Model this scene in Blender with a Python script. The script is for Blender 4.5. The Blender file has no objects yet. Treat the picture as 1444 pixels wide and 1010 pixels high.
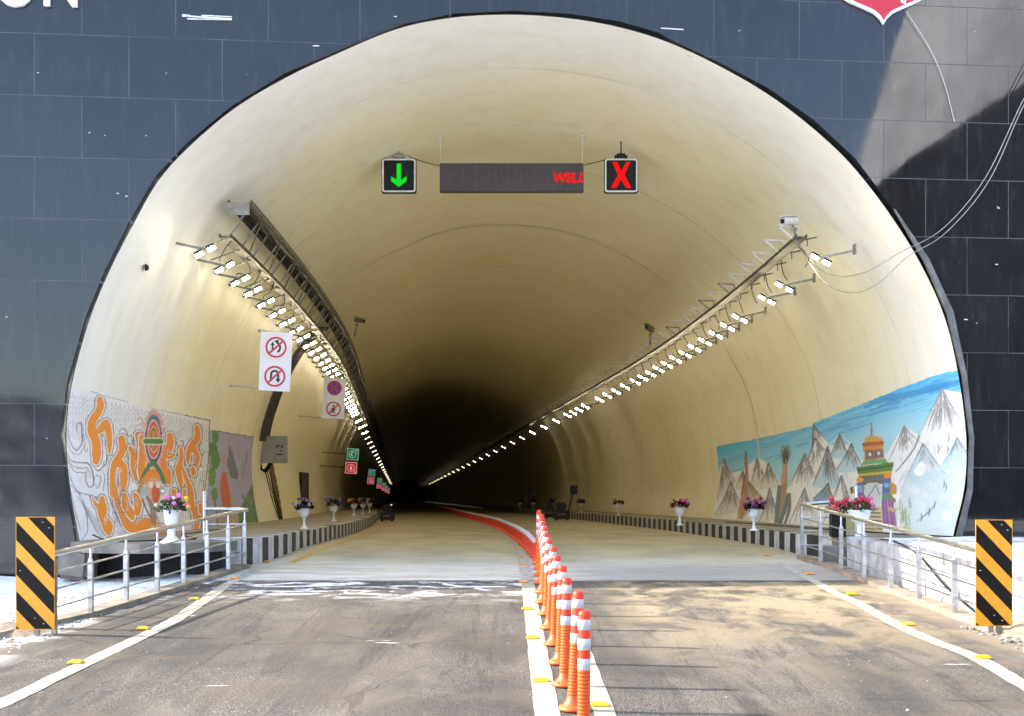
import bpy, bmesh, math, random
import numpy as np
from mathutils import Vector, Matrix, Euler
random.seed(7); rng = np.random.default_rng(7)
R = math.radians
SC = bpy.context.scene
COL = SC.collection

# ------------------------------------------------------------------ camera
F, CX, HV, CZ = 1800.0, 722.0, 704.0, 1.43
cam = bpy.data.cameras.new('camera'); camo = bpy.data.objects.new('camera', cam); COL.objects.link(camo)
cam.sensor_width = 36; cam.lens = F/1444*36; cam.shift_y = 199/1444; cam.clip_end = 3000
camo.location = (0, 0, CZ); camo.rotation_euler = (R(90), 0, 0); SC.camera = camo

# ------------------------------------------------------------------ world + sun
SUN_EL, SUN_BACK = 33.0, 6.5
w = bpy.data.worlds.new('World'); SC.world = w; w.use_nodes = True
nt = w.node_tree; nt.nodes.clear()
sky = nt.nodes.new('ShaderNodeTexSky'); sky.sky_type = 'NISHITA'; sky.sun_disc = False
sky.sun_elevation = R(SUN_EL); sky.sun_rotation = R(-(90-SUN_BACK)); sky.altitude = 1000; sky.dust_density = 3.5; sky.ozone_density = 0.3; sky.air_density = 1.0
bgn = nt.nodes.new('ShaderNodeBackground'); bgn.inputs[1].default_value = 0.15
wo = nt.nodes.new('ShaderNodeOutputWorld'); nt.links.new(sky.outputs[0], bgn.inputs[0]); nt.links.new(bgn.outputs[0], wo.inputs[0])
sv = Vector((-math.cos(R(SUN_BACK))*math.cos(R(SUN_EL)), math.sin(R(SUN_BACK))*math.cos(R(SUN_EL)), math.sin(R(SUN_EL))))
sl = bpy.data.lights.new('sun', 'SUN'); sl.energy = 2.2; sl.angle = R(0.55); sl.color = (1, .95, .87)
so = bpy.data.objects.new('sun', sl); COL.objects.link(so); so.rotation_euler = (-sv).to_track_quat('-Z', 'Y').to_euler(); so.location = (0, 0, 30)
SC.view_settings.view_transform = 'Standard'; SC.view_settings.look = 'None'; SC.view_settings.exposure = 2.6; SC.view_settings.gamma = 1
SC.cycles.max_bounces = 10; SC.cycles.diffuse_bounces = 6; SC.cycles.glossy_bounces = 3; SC.cycles.sample_clamp_indirect = 20
SC.cycles.use_denoising = True

# ------------------------------------------------------------------ geometry of the place
TH = R(5.5); CT, ST = math.cos(TH), math.sin(TH)
D0 = 18.6                                        # facade distance on the axis
def sstep(a, b, x):
    t = min(1, max(0, (x-a)/(b-a))); return t*t*(3-2*t)
def h_of(y):                                     # eye height above the road
    if y < 7: return 1.44
    if y < 18.4: return 1.44-.0405*(y-7)-.0*y
    if y < 24: return .978-.108*sstep(18.0, 24, y)
    return .87
def rz(y): return CZ-h_of(y)
def cshift(y):                                   # the tunnel bends left
    if y < 20: return 0.
    if y < 44: return -(y-20)**2/24*.0886/2
    return -1.063-(y-44)*.0886
def PX(u, v, d): return Vector(((u-CX)*d/F, d, CZ+(HV-v)*d/F))
def G(u, v, up=0.0):
    a, b = 3., 400.
    for _ in range(60):
        m = (a+b)/2
        if (h_of(m)-up)/m*F > v-HV: a = m
        else: b = m
    return Vector(((u-CX)*a/F, a, rz(a)+up))
def WP(u, v, off=0.0):                           # point on the facade plane; off = metres towards the camera
    k = (u-CX)/F; d = (D0-off/CT)/(1-k*math.tan(TH)); return PX(u, v, d)
def to_s(p): return (p.x*CT+(p.y-D0)*ST)         # distance along the facade
def FP(s, z, off=0.0): return Vector((s*CT+off*ST, D0+s*ST-off*CT, z))   # facade coordinates to world
def catmull(pts, n=8, closed=False):
    pts = [np.array(p, float) for p in pts]; out = []
    m = len(pts); rngi = range(m if closed else m-1)
    for i in rngi:
        p0 = pts[(i-1) % m] if (closed or i > 0) else pts[0]*2-pts[1]
        p1, p2 = pts[i], pts[(i+1) % m]
        p3 = pts[(i+2) % m] if (closed or i+2 < m) else pts[-1]*2-pts[-2]
        for k in range(n):
            t = k/n
            out.append(.5*((2*p1)+(-p0+p2)*t+(2*p0-5*p1+4*p2-p3)*t*t+(-p0+3*p1-3*p2+p3)*t**3))
    if not closed: out.append(pts[-1])
    return out
OUT_PX = [(115,795),(98,700),(91,620),(98,545),(122,455),(150,385),(183,320),(222,252),(270,200),(330,150),(400,108),(470,75),(560,38),(640,22),(722,18),(800,23),
          (870,35),(940,56),(1010,88),(1080,128),(1142,174),(1200,228),(1255,298),(1300,370),(1335,448),(1355,535),(1365,620),(1362,690),(1345,765)]
SZ = []
for u, v in OUT_PX:
    p = WP(u, v); SZ.append((to_s(p), p.z))
SZ = [(SZ[0][0]+.12, -.6)]+SZ+[(SZ[-1][0]-.2, -.6)]
SMO = catmull(SZ, 6)
topi = max(range(len(SMO)), key=lambda i: SMO[i][1])
_L = SMO[:topi+1]; _Rr = SMO[topi:]
def s_wall(z, side):
    seq = _L if side < 0 else _Rr[::-1]
    zs = [p[1] for p in seq]; xs = [p[0] for p in seq]
    return float(np.interp(z, zs, xs))
def wall_at(u, v, side, inset=0.0):
    lo, hi = 17., 400.
    for _ in range(50):
        m_ = (lo+hi)/2; p = PX(u, v, m_); d = p.y
        for _ in range(8): s_ = (p.x-cshift(d))/CT; d = p.y-s_*ST
        if side*s_ < side*s_wall(p.z, side)-inset: lo = m_
        else: hi = m_
    return p
def SH(d, s, z): return Vector((cshift(d)+s*CT, d+s*ST, z))          # tunnel coordinates (path distance, across, height)

# ------------------------------------------------------------------ materials
def newmat(name):
    m = bpy.data.materials.new(name); m.use_nodes = True; t = m.node_tree
    return m, t, t.nodes['Principled BSDF']
class NB:
    def __init__(s, t): s.t = t
    def n(s, typ, **kw):
        o = s.t.nodes.new(typ)
        for k, v in kw.items(): setattr(o, k, v)
        return o
    def l(s, a, b): s.t.links.new(a, b)
    def pos(s, scale=(1,1,1), obj=False):
        g = s.n('ShaderNodeTexCoord').outputs['Object'] if obj else s.n('ShaderNodeNewGeometry').outputs['Position']
        m = s.n('ShaderNodeMapping'); m.inputs['Scale'].default_value = scale; s.l(g, m.inputs[0]); return m.outputs[0]
    def noise(s, vec, scale, detail=4, rough=.55, dist=0):
        o = s.n('ShaderNodeTexNoise'); o.inputs['Scale'].default_value = scale; o.inputs['Detail'].default_value = detail
        o.inputs['Roughness'].default_value = rough; o.inputs['Distortion'].default_value = dist; s.l(vec, o.inputs['Vector']); return o.outputs[0]
    def ramp(s, f, stops):
        o = s.n('ShaderNodeValToRGB'); e = o.color_ramp.elements
        while len(e) < len(stops): e.new(.5)
        for i, (p, c) in enumerate(stops):
            e[i].position = p; e[i].color = (c, c, c, 1) if isinstance(c, (int, float)) else (*c, 1)
        s.l(f, o.inputs[0]); return o.outputs[0]
    def mix(s, f, a, b, blend='MIX'):
        o = s.n('ShaderNodeMix', data_type='RGBA', blend_type=blend)
        for sock, v in ((o.inputs[0], f), (o.inputs[6], a), (o.inputs[7], b)):
            if isinstance(v, (int, float)): sock.default_value = v
            elif isinstance(v, tuple): sock.default_value = (*v, 1)
            else: s.l(v, sock)
        return o.outputs[2]
    def m(s, op, a, b=0., c=0., clamp=False):
        o = s.n('ShaderNodeMath', operation=op); o.use_clamp = clamp
        for i, v in enumerate((a, b, c)):
            if isinstance(v, (int, float)): o.inputs[i].default_value = v
            else: s.l(v, o.inputs[i])
        return o.outputs[0]
    def rng(s, v, a, b):                        # smooth 0..1 from a to b
        o = s.n('ShaderNodeMapRange', interpolation_type='SMOOTHSTEP'); o.inputs[1].default_value = a; o.inputs[2].default_value = b
        s.l(v, o.inputs[0]); return o.outputs[0]
    def bump(s, h, strength, dist, bs):
        o = s.n('ShaderNodeBump'); o.inputs['Strength'].default_value = strength; o.inputs['Distance'].default_value = dist
        s.l(h, o.inputs['Height']); s.l(o.outputs[0], bs.inputs['Normal'])
def simple(name, c, rough=.6, metal=0., var=.15, scale=8, bump=0., emis=None, estr=0., c2=None, obj=True, coat=0.):
    m, t, b = newmat(name); nb = NB(t)
    v = nb.pos(obj=obj); n = nb.noise(v, scale, 5)
    d = c2 if c2 else tuple(x*(1-var*2) for x in c)
    nb.l(nb.mix(nb.ramp(n, [(.35, 0.), (.68, 1.)]), d, c), b.inputs['Base Color'])
    b.inputs['Roughness'].default_value = rough; b.inputs['Metallic'].default_value = metal
    if max(c) < .03: b.inputs['Specular IOR Level'].default_value = .15
    if coat: b.inputs['Coat Weight'].default_value = coat
    if bump: nb.bump(nb.noise(v, scale*4, 4), bump, .01, b)
    if emis: b.inputs['Emission Color'].default_value = (*emis, 1); b.inputs['Emission Strength'].default_value = estr
    return m
M = {}
M['steel'] = simple('brushed_steel', (.60,.62,.66), .28, 1., .12, 14)
M['steelpost'] = simple('post_steel', (.62,.62,.62), .36, .85, .2, 9)
M['galv'] = simple('galvanised', (.36,.35,.31), .5, .7, .2, 10)
M['galvdark'] = simple('tray_metal', (.11,.10,.08), .6, .4, .25, 6)
M['white'] = simple('white_plastic', (.82,.82,.80), .35, 0, .05, 6)
M['whitepaint'] = simple('white_metal_paint', (.7,.69,.64), .5, 0, .12, 10)
M['jointpaint'] = simple('joint_paint', (.92,.87,.70), .6, 0, .04, 6, obj=False)
M['black'] = simple('black_plastic', (.02,.02,.022), .45, 0, .2, 10)
M['cable'] = simple('black_cable', (.015,.015,.015), .55, 0, .2, 10)
M['dark'] = simple('dark_metal', (.025,.022,.03), .55, .2, .3, 5)
M['orange'] = simple('orange_rubber', (.82,.032,.001), .5, 0, .08, 5)
M['amber'] = simple('amber_rubber', (.80,.09,.002), .5, 0, .1, 12)
M['refl'] = simple('white_reflective_tape', (.62,.60,.60), .35, 0, .06, 9, c2=(.45,.42,.40))
M['redorange'] = simple('red_barrier_rubber', (.75,.04,.003), .5, 0, .1, 8)
M['yellow'] = simple('yellow_sheeting', (.72,.30,.003), .35, 0, .05, 6)
M['stripe'] = simple('black_sheeting', (.008,.006,.005), .35, 0, .2, 9)
M['stud'] = simple('stud_yellow', (.85,.45,.01), .4, 0, .1, 30)
M['studor'] = simple('stud_orange', (.8,.28,.03), .4, 0, .1, 30)
M['kerbwhite'] = simple('kerb_white', (.56,.53,.53), .7, 0, .2, 5, .3)
M['kerbblack'] = simple('kerb_black', (.03,.03,.03), .7, 0, .3, 5, .3)
M['concrete'] = simple('old_concrete', (.24,.215,.175), .85, 0, .22, 3, .5, obj=False)
M['sandcrete'] = simple('sandy_concrete', (.32,.25,.16), .9, 0, .22, 3, .6, c2=(.14,.115,.085), obj=False)
M['pathtop'] = simple('footpath_concrete', (.33,.29,.21), .85, 0, .2, 1.2, .4, obj=False)
M['lens'] = simple('lamp_lens', (.9,.9,.8), .3, 0, 0, 5, emis=(1,.86,.56), estr=52)
M['lens_deep'] = simple('lamp_lens_dimmed', (.9,.9,.8), .3, 0, 0, 5, emis=(1,.84,.5), estr=2.2)
M['signwhite'] = simple('sign_white', (.80,.78,.82), .4, 0, .04, 3)
M['signred'] = simple('sign_red', (.62,.02,.035), .4, 0, .05, 6)
M['signblue'] = simple('sign_blue', (.06,.07,.42), .4, 0, .05, 6)
M['signblack'] = simple('sign_black', (.015,.02,.035), .4, 0, .05, 6)
M['led_green'] = simple('led_green', (.0,.02,.0), .7, emis=(.0,1,.02), estr=.13)
M['led_red'] = simple('led_red', (.02,.0,.0), .7, emis=(1,.001,.001), estr=.22)
M['display'] = simple('display_face', (.055,.042,.046), .5, 0, .15, 2)
M['phone'] = simple('green_sign_face', (.005,.08,.045), .4, emis=(.005,.16,.09), estr=.10)
M['ext'] = simple('red_sign_face', (.35,.01,.02), .4, emis=(.6,.02,.05), estr=.10)
M['mark'] = simple('sign_mark', (.7,.8,.7), .4, emis=(.7,.9,.75), estr=.06)
M['boxgrey'] = simple('box_grey', (.33,.30,.25), .5, .2, .12, 4)
M['maroon'] = simple('maroon_door', (.06,.012,.016), .6, 0, .2, 3)
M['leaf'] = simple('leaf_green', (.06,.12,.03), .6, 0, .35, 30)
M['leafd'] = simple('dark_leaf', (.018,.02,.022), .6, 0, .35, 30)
for k, c in dict(pink=(.85,.16,.42), yel=(.9,.5,.03), red=(.7,.02,.06), mag=(.5,.03,.12), purple=(.16,.03,.12), lilac=(.42,.24,.42), orangef=(.85,.2,.03), cream=(.7,.65,.5), coral=(.8,.12,.1)).items():
    M['f_'+k] = simple('petal_'+k, c, .6, 0, .2, 40)
M['emblem_red'] = simple('emblem_red', (.42,.003,.022), .35, 0, .05, 4)
M['emblem_green'] = simple('emblem_green', (.01,.16,.07), .4)
M['rust'] = simple('rust_stain', (.16,.055,.008), .8, 0, .3, 9)
M['snowbit'] = simple('loose_snow', (.85,.87,.9), .8, 0, .08, 8, .5, obj=False)
M['pebble'] = simple('grey_rubble', (.32,.29,.25), .9, 0, .3, 8, .4, obj=False)

def mat_facade():
    m, t, b = newmat('granite_cladding'); nb = NB(t)
    tc = nb.n('ShaderNodeTexCoord'); sp = nb.n('ShaderNodeSeparateXYZ'); nb.l(tc.outputs['Object'], sp.inputs[0])
    cb = nb.n('ShaderNodeCombineXYZ')
    nb.l(nb.m('ADD', sp.outputs[0], 40.55), cb.inputs[0]); nb.l(nb.m('ADD', sp.outputs[2], .70), cb.inputs[1])
    def brick(mort, c1, c2, mc):
        o = nb.n('ShaderNodeTexBrick'); o.inputs['Scale'].default_value = 1; o.inputs['Brick Width'].default_value = 1.3; o.inputs['Row Height'].default_value = .868
        o.inputs['Mortar Size'].default_value = mort; o.inputs['Mortar Smooth'].default_value = 0; o.inputs['Bias'].default_value = 0
        o.inputs['Color1'].default_value = c1; o.inputs['Color2'].default_value = c2; o.inputs['Mortar'].default_value = mc
        nb.l(cb.outputs[0], o.inputs['Vector']); return o
    br = brick(.005, (0,0,0,1), (1,1,1,1), (.5,.5,.5,1))
    per = br.outputs['Color']
    n1 = nb.noise(tc.outputs['Object'], 1.3, 6, .6); n2 = nb.noise(tc.outputs['Object'], 130, 2, .7)
    mp = nb.n('ShaderNodeMapping'); mp.inputs['Scale'].default_value = (3.5, 3.5, .7); nb.l(tc.outputs['Object'], mp.inputs[0])
    n3 = nb.noise(mp.outputs[0], 2.2, 6, .65)
    c = nb.mix(per, (.003,.0032,.004), (.009,.0095,.0115))
    c = nb.mix(nb.ramp(n1, [(.35, 0.), (.75, .8)]), c, (.011,.011,.012))
    c = nb.mix(nb.m('MULTIPLY', nb.ramp(n2, [(.5, 0.), (.72, 1.)]), .25), c, (.05,.05,.055))
    c = nb.mix(nb.m('MULTIPLY', nb.ramp(n3, [(.52, 0.), (.74, 1.)]), .35), c, (.045,.045,.044))
    mor = nb.m('MULTIPLY', br.outputs['Fac'], nb.ramp(nb.noise(tc.outputs['Object'], 1.7, 3), [(.35, .25), (.6, 1.)]))
    c = nb.mix(nb.m('MULTIPLY', mor, .7), c, (.08,.079,.077))
    nb.l(c, b.inputs['Base Color'])
    nb.l(nb.m('ADD', nb.m('MULTIPLY', n1, .05), nb.m('ADD', nb.m('MULTIPLY', per, .02), nb.m('MULTIPLY', mor, .4))), b.inputs['Roughness'])
    b.inputs['IOR'].default_value = 1.52
    h = nb.m('SUBTRACT', nb.m('MULTIPLY', n1, .25), nb.m('MULTIPLY', br.outputs['Fac'], 1.)); nb.bump(h, .25, .006, b)
    return m
def mat_lining():
    m, t, b = newmat('tunnel_paint'); nb = NB(t)
    p = nb.pos(); sp = nb.n('ShaderNodeSeparateXYZ'); nb.l(p, sp.inputs[0])
    st = nb.noise(nb.pos((.35, .5, 1.4)), 1.1, 6, .6, .4)
    n2 = nb.noise(p, .5, 4); n3 = nb.noise(p, 7, 5, .6)
    vs = nb.noise(nb.pos((1.6, 1.6, .16)), 1.5, 6, .65)
    c = nb.mix(nb.ramp(st, [(.3, 0.), (.7, 1.)]), (.84,.765,.50), (.90,.845,.62))
    c = nb.mix(nb.m('MULTIPLY', nb.ramp(vs, [(.52, 0.), (.72, 1.)]), .26), c, (.52,.42,.25))
    c = nb.mix(nb.m('MULTIPLY', nb.ramp(n3, [(.62, 0.), (.8, 1.)]), .08), c, (.45,.38,.27))
    jy = nb.m('ABSOLUTE', nb.m('SUBTRACT', nb.m('MODULO', nb.m('ADD', sp.outputs[1], nb.m('MULTIPLY', sp.outputs[0], -.096)), 6.0), 3.0))
    jm = nb.m('MULTIPLY', nb.m('SUBTRACT', 1., nb.rng(jy, .008, .045)), nb.ramp(n2, [(.35, .15), (.6, .6)])); c = nb.mix(jm, c, (.42,.34,.21))
    tone = nb.n('ShaderNodeTexWhiteNoise', noise_dimensions='1D'); nb.l(nb.m('FLOOR', nb.m('DIVIDE', nb.m('ADD', nb.m('ADD', sp.outputs[1], nb.m('MULTIPLY', sp.outputs[0], -.096)), 3.), 6.)), tone.inputs['W'])
    c = nb.mix(nb.m('MULTIPLY', tone.outputs[0], .16), c, (.70,.58,.36))
    scr = nb.noise(nb.pos((.8, 2.2, 5.)), 1.2, 3, .5, 2.5); c = nb.mix(nb.m('MULTIPLY', nb.ramp(scr, [(.700, 0.), (.715, 1.), (.73, 0.)]), .12), c, (.35,.28,.18))
    # whiter colour on the first metres from the mouth, with a wavering edge
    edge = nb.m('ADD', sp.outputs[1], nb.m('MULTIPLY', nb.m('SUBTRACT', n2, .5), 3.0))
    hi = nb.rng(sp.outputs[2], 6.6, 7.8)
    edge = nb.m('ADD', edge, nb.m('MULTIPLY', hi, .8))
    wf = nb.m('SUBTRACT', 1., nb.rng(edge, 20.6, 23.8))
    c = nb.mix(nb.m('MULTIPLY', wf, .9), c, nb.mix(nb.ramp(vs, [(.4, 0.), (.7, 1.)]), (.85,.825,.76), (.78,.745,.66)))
    nb.l(c, b.inputs['Base Color']); b.inputs['Roughness'].default_value = .62
    nb.bump(nb.m('ADD', nb.noise(p, 1.1, 4), nb.m('MULTIPLY', nb.noise(p, 30, 3), .08)), .16, .03, b)
    return m
def mat_road():
    m, t, b = newmat('road_surface'); nb = NB(t)
    p = nb.pos(); sp = nb.n('ShaderNodeSeparateXYZ'); nb.l(p, sp.inputs[0]); X, Y = sp.outputs[0], sp.outputs[1]
    wav = nb.noise(nb.pos((.8, .8, 1)), 2.2, 5)
    Yw = nb.m('ADD', Y, nb.m('MULTIPLY', nb.m('SUBTRACT', wav, .5), .22))
    fine = nb.noise(p, 75, 4, .8); fine2 = nb.noise(p, 23, 3, .7); big = nb.noise(nb.pos((.5, .35, 1)), 1.6, 6, .6); big2 = nb.noise(nb.pos((.7, .22, 1)), 1.3, 5, .6, .6)
    a = nb.ramp(fine, [(.42, (.006,.005,.004)), (.50, (.046,.038,.030)), (.58, (.27,.225,.17))])
    a = nb.mix(nb.m('MULTIPLY', nb.ramp(big, [(.38, 0.), (.60, 1.)]), .75), a, (.028,.022,.016))
    dust = nb.m('MULTIPLY', nb.ramp(big2, [(.42, 0.), (.62, 1.)]), .5)
    a = nb.mix(nb.m('MULTIPLY', dust, .6), a, (.17,.135,.09))
    trk = nb.noise(nb.pos((1.5, .10, 1)), 1.5, 5, .6, .5); a = nb.mix(nb.m('MULTIPLY', nb.ramp(trk, [(.48, 0.), (.60, 1.)]), .5), a, (.03,.025,.02))
    pat = nb.noise(nb.pos((.9, .5, 1)), .9, 7, .7, .7); a = nb.mix(nb.m('MULTIPLY', nb.ramp(pat, [(.54, 0.), (.63, 1.)]), .4), a, (.17,.135,.095))
    tyr = nb.noise(nb.pos((2.2, .16, 1)), 1.9, 8, .72, .9); a = nb.mix(nb.m('MULTIPLY', nb.ramp(tyr, [(.56, 0.), (.61, 1.), (.66, 0.)]), .7), a, (.02,.016,.012))
    brn = nb.noise(nb.pos((.7, .9, 1)), 1.2, 8, .72, .3); a = nb.mix(nb.m('MULTIPLY', nb.ramp(brn, [(.52, 0.), (.62, 1.)]), .45), a, (.10,.070,.036))
    vor = nb.n('ShaderNodeTexVoronoi', feature='DISTANCE_TO_EDGE'); vor.inputs['Scale'].default_value = .55; wv = nb.n('ShaderNodeMix', data_type='VECTOR'); wv.inputs[0].default_value = .25; nz = nb.n('ShaderNodeTexNoise'); nz.inputs['Scale'].default_value = 1.6; nz.inputs['Detail'].default_value = 6; nb.l(p, nz.inputs['Vector']); nb.l(p, wv.inputs[4]); nb.l(nz.outputs[1], wv.inputs[5]); nb.l(wv.outputs[1], vor.inputs['Vector'])
    crack = nb.m('MULTIPLY', nb.m('SUBTRACT', 1., nb.rng(vor.outputs['Distance'], .002, .010)), nb.ramp(big, [(.50, 0.), (.60, .8)])); a = nb.mix(crack, a, (.012,.010,.009))
    # tan silt blown over the right lane
    sand = nb.m('MULTIPLY', nb.rng(X, .75, 1.5), nb.m('MULTIPLY', nb.rng(Y, 8., 15.2), nb.ramp(nb.noise(nb.pos((.9, .55, 1)), 2.0, 7, .66, .8), [(.42, .05), (.56, .95)])))
    a = nb.mix(sand, a, nb.mix(fine2, (.20,.15,.078), (.37,.285,.16)))
    shoulder = nb.m('MAXIMUM', nb.rng(X, 3.9, 4.5), nb.m('SUBTRACT', 1., nb.rng(X, -4.5, -4.0)))
    a = nb.mix(nb.m('MULTIPLY', shoulder, nb.m('MULTIPLY', nb.ramp(big, [(.3, .3), (.6, 1.)]), .8)), a, (.23,.18,.12))
    # thin dry snow trodden along the joint
    nearj = nb.m('MULTIPLY', nb.rng(Y, 13.9, 16.0), nb.m('SUBTRACT', 1., nb.rng(X, 0., .4)))
    sn = nb.noise(nb.pos((.8, 1.35, 1)), 2.0, 9, .70, 1.0)
    snow = nb.m('MULTIPLY', nearj, nb.ramp(sn, [(.515, 0.), (.575, 1.)]))
    lft = nb.m('MULTIPLY', nb.m('SUBTRACT', 1., nb.rng(X, -4.7, -3.9)), nb.ramp(nb.noise(p, 1.7, 8, .72, .4), [(.47, 0.), (.56, 1.)]))
    a = nb.mix(nb.m('MAXIMUM', snow, lft), a, (.80,.79,.76))
    sp2 = nb.noise(nb.pos((.35, 1.8, 1)), 3.1, 4, .6); a = nb.mix(nb.ramp(sp2, [(.71, 0.), (.735, .9)]), a, (.75,.71,.62))
    # concrete slab inside, dusted with pale silt close to the mouth
    c = nb.ramp(nb.noise(nb.pos((.5, .25, 1)), 1.9, 6, .62), [(.32, (.30,.26,.165)), (.5, (.39,.34,.215)), (.7, (.48,.425,.29))])
    c = nb.mix(nb.m('MULTIPLY', nb.ramp(fine2, [(.5, 0.), (.75, 1.)]), .2), c, (.2,.19,.16))
    smear = nb.noise(nb.pos((.4, 1.7, 1)), 1.9, 7, .68, 1.2)
    band = nb.m('MULTIPLY', nb.m('SUBTRACT', 1., nb.rng(Y, 18.2, 21.5)), nb.ramp(smear, [(.40, .1), (.62, 1.)]))
    c = nb.mix(nb.m('MULTIPLY', band, .7), c, (.62,.62,.60))
    c = nb.mix(nb.m('MULTIPLY', nb.m('MULTIPLY', nb.m('SUBTRACT', 1., nb.rng(Y, 17.6, 20)), nb.rng(X, .5, 1.4)), .6), c, (.16,.15,.14))
    fac = nb.rng(Yw, 16.42, 16.5)
    col = nb.mix(fac, a, c)
    jd = nb.m('MULTIPLY', nb.m('SUBTRACT', 1., nb.rng(nb.m('ABSOLUTE', nb.m('SUBTRACT', Yw, 16.47)), .06, .17)), nb.ramp(wav, [(.42, .3), (.55, .95)]))
    col = nb.mix(jd, col, (.03,.03,.032))
    nb.l(col, b.inputs['Base Color']); b.inputs['Roughness'].default_value = .85
    inv = nb.m('SUBTRACT', 1., fac)
    nb.bump(nb.m('ADD', nb.m('MULTIPLY', nb.m('MULTIPLY', fine, inv), 1.), nb.m('MULTIPLY', wav, .6)), .7, .012, b)
    return m
def mat_line(col, wear_a=.40, wear_b=.52, scale=9):
    m, t, b = newmat('line_paint'); nb = NB(t); p = nb.pos()
    n = nb.noise(p, scale, 6, .7); f = nb.noise(p, 60, 3, .7)
    wr = nb.m('MULTIPLY', nb.ramp(n, [(wear_a, 1.), (wear_b, 0.)]), .7)
    c = nb.mix(nb.ramp(f, [(.3, .35), (.5, 0.)]), col, tuple(x*.55 for x in col)); c = nb.mix(wr, c, (.2,.18,.15))
    nb.l(c, b.inputs['Base Color']); b.inputs['Roughness'].default_value = .8; nb.bump(f, .4, .008, b); return m
def mat_snow(name, dirt=.5):
    m, t, b = newmat(name); nb = NB(t); p = nb.pos()
    n = nb.noise(p, .9, 7, .65); f = nb.noise(p, 22, 4, .7)
    d = nb.m('MULTIPLY', nb.ramp(n, [(.50, 0.), (.60, 1.)]), nb.ramp(f, [(.42, 0.), (.52, 1.)]))
    c = nb.mix(nb.m('MULTIPLY', d, dirt), (.74,.755,.78), (.16,.14,.12))
    nb.l(c, b.inputs['Base Color']); b.inputs['Roughness'].default_value = .8
    nb.bump(nb.m('ADD', n, nb.m('MULTIPLY', f, .3)), .8, .06, b); return m
def mat_whitewash():
    m, t, b = newmat('stained_whitewash'); nb = NB(t); p = nb.pos((1,1,.8))
    n = nb.noise(p, 3.2, 7, .7); c = nb.ramp(n, [(.33, (.08,.08,.09)), (.42, (.30,.30,.33)), (.56, (.44,.45,.48))])
    nb.l(c, b.inputs['Base Color']); b.inputs['Roughness'].default_value = .85; nb.bump(n, .5, .03, b); return m
def mat_hill(name, c1, c2, lo=.42, hi=.55, sc=.06):
    m, t, b = newmat(name); nb = NB(t); n = nb.noise(nb.pos(), sc, 8, .7)
    nb.l(nb.ramp(n, [(lo, c1), (hi, c2)]), b.inputs['Base Color']); b.inputs['Roughness'].default_value = .9; return m
def mat_mural(name):
    m, t, b = newmat(name); nb = NB(t); a = nb.n('ShaderNodeVertexColor'); a.layer_name = 'paint'
    n = nb.noise(nb.pos(), 14, 6, .7)
    nb.l(nb.mix(nb.m('MULTIPLY', nb.ramp(n, [(.3, 0.), (.8, 1.)]), .10), a.outputs[0], (.75,.72,.66)), b.inputs['Base Color'])
    b.inputs['Roughness'].default_value = .65; return m

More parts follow.
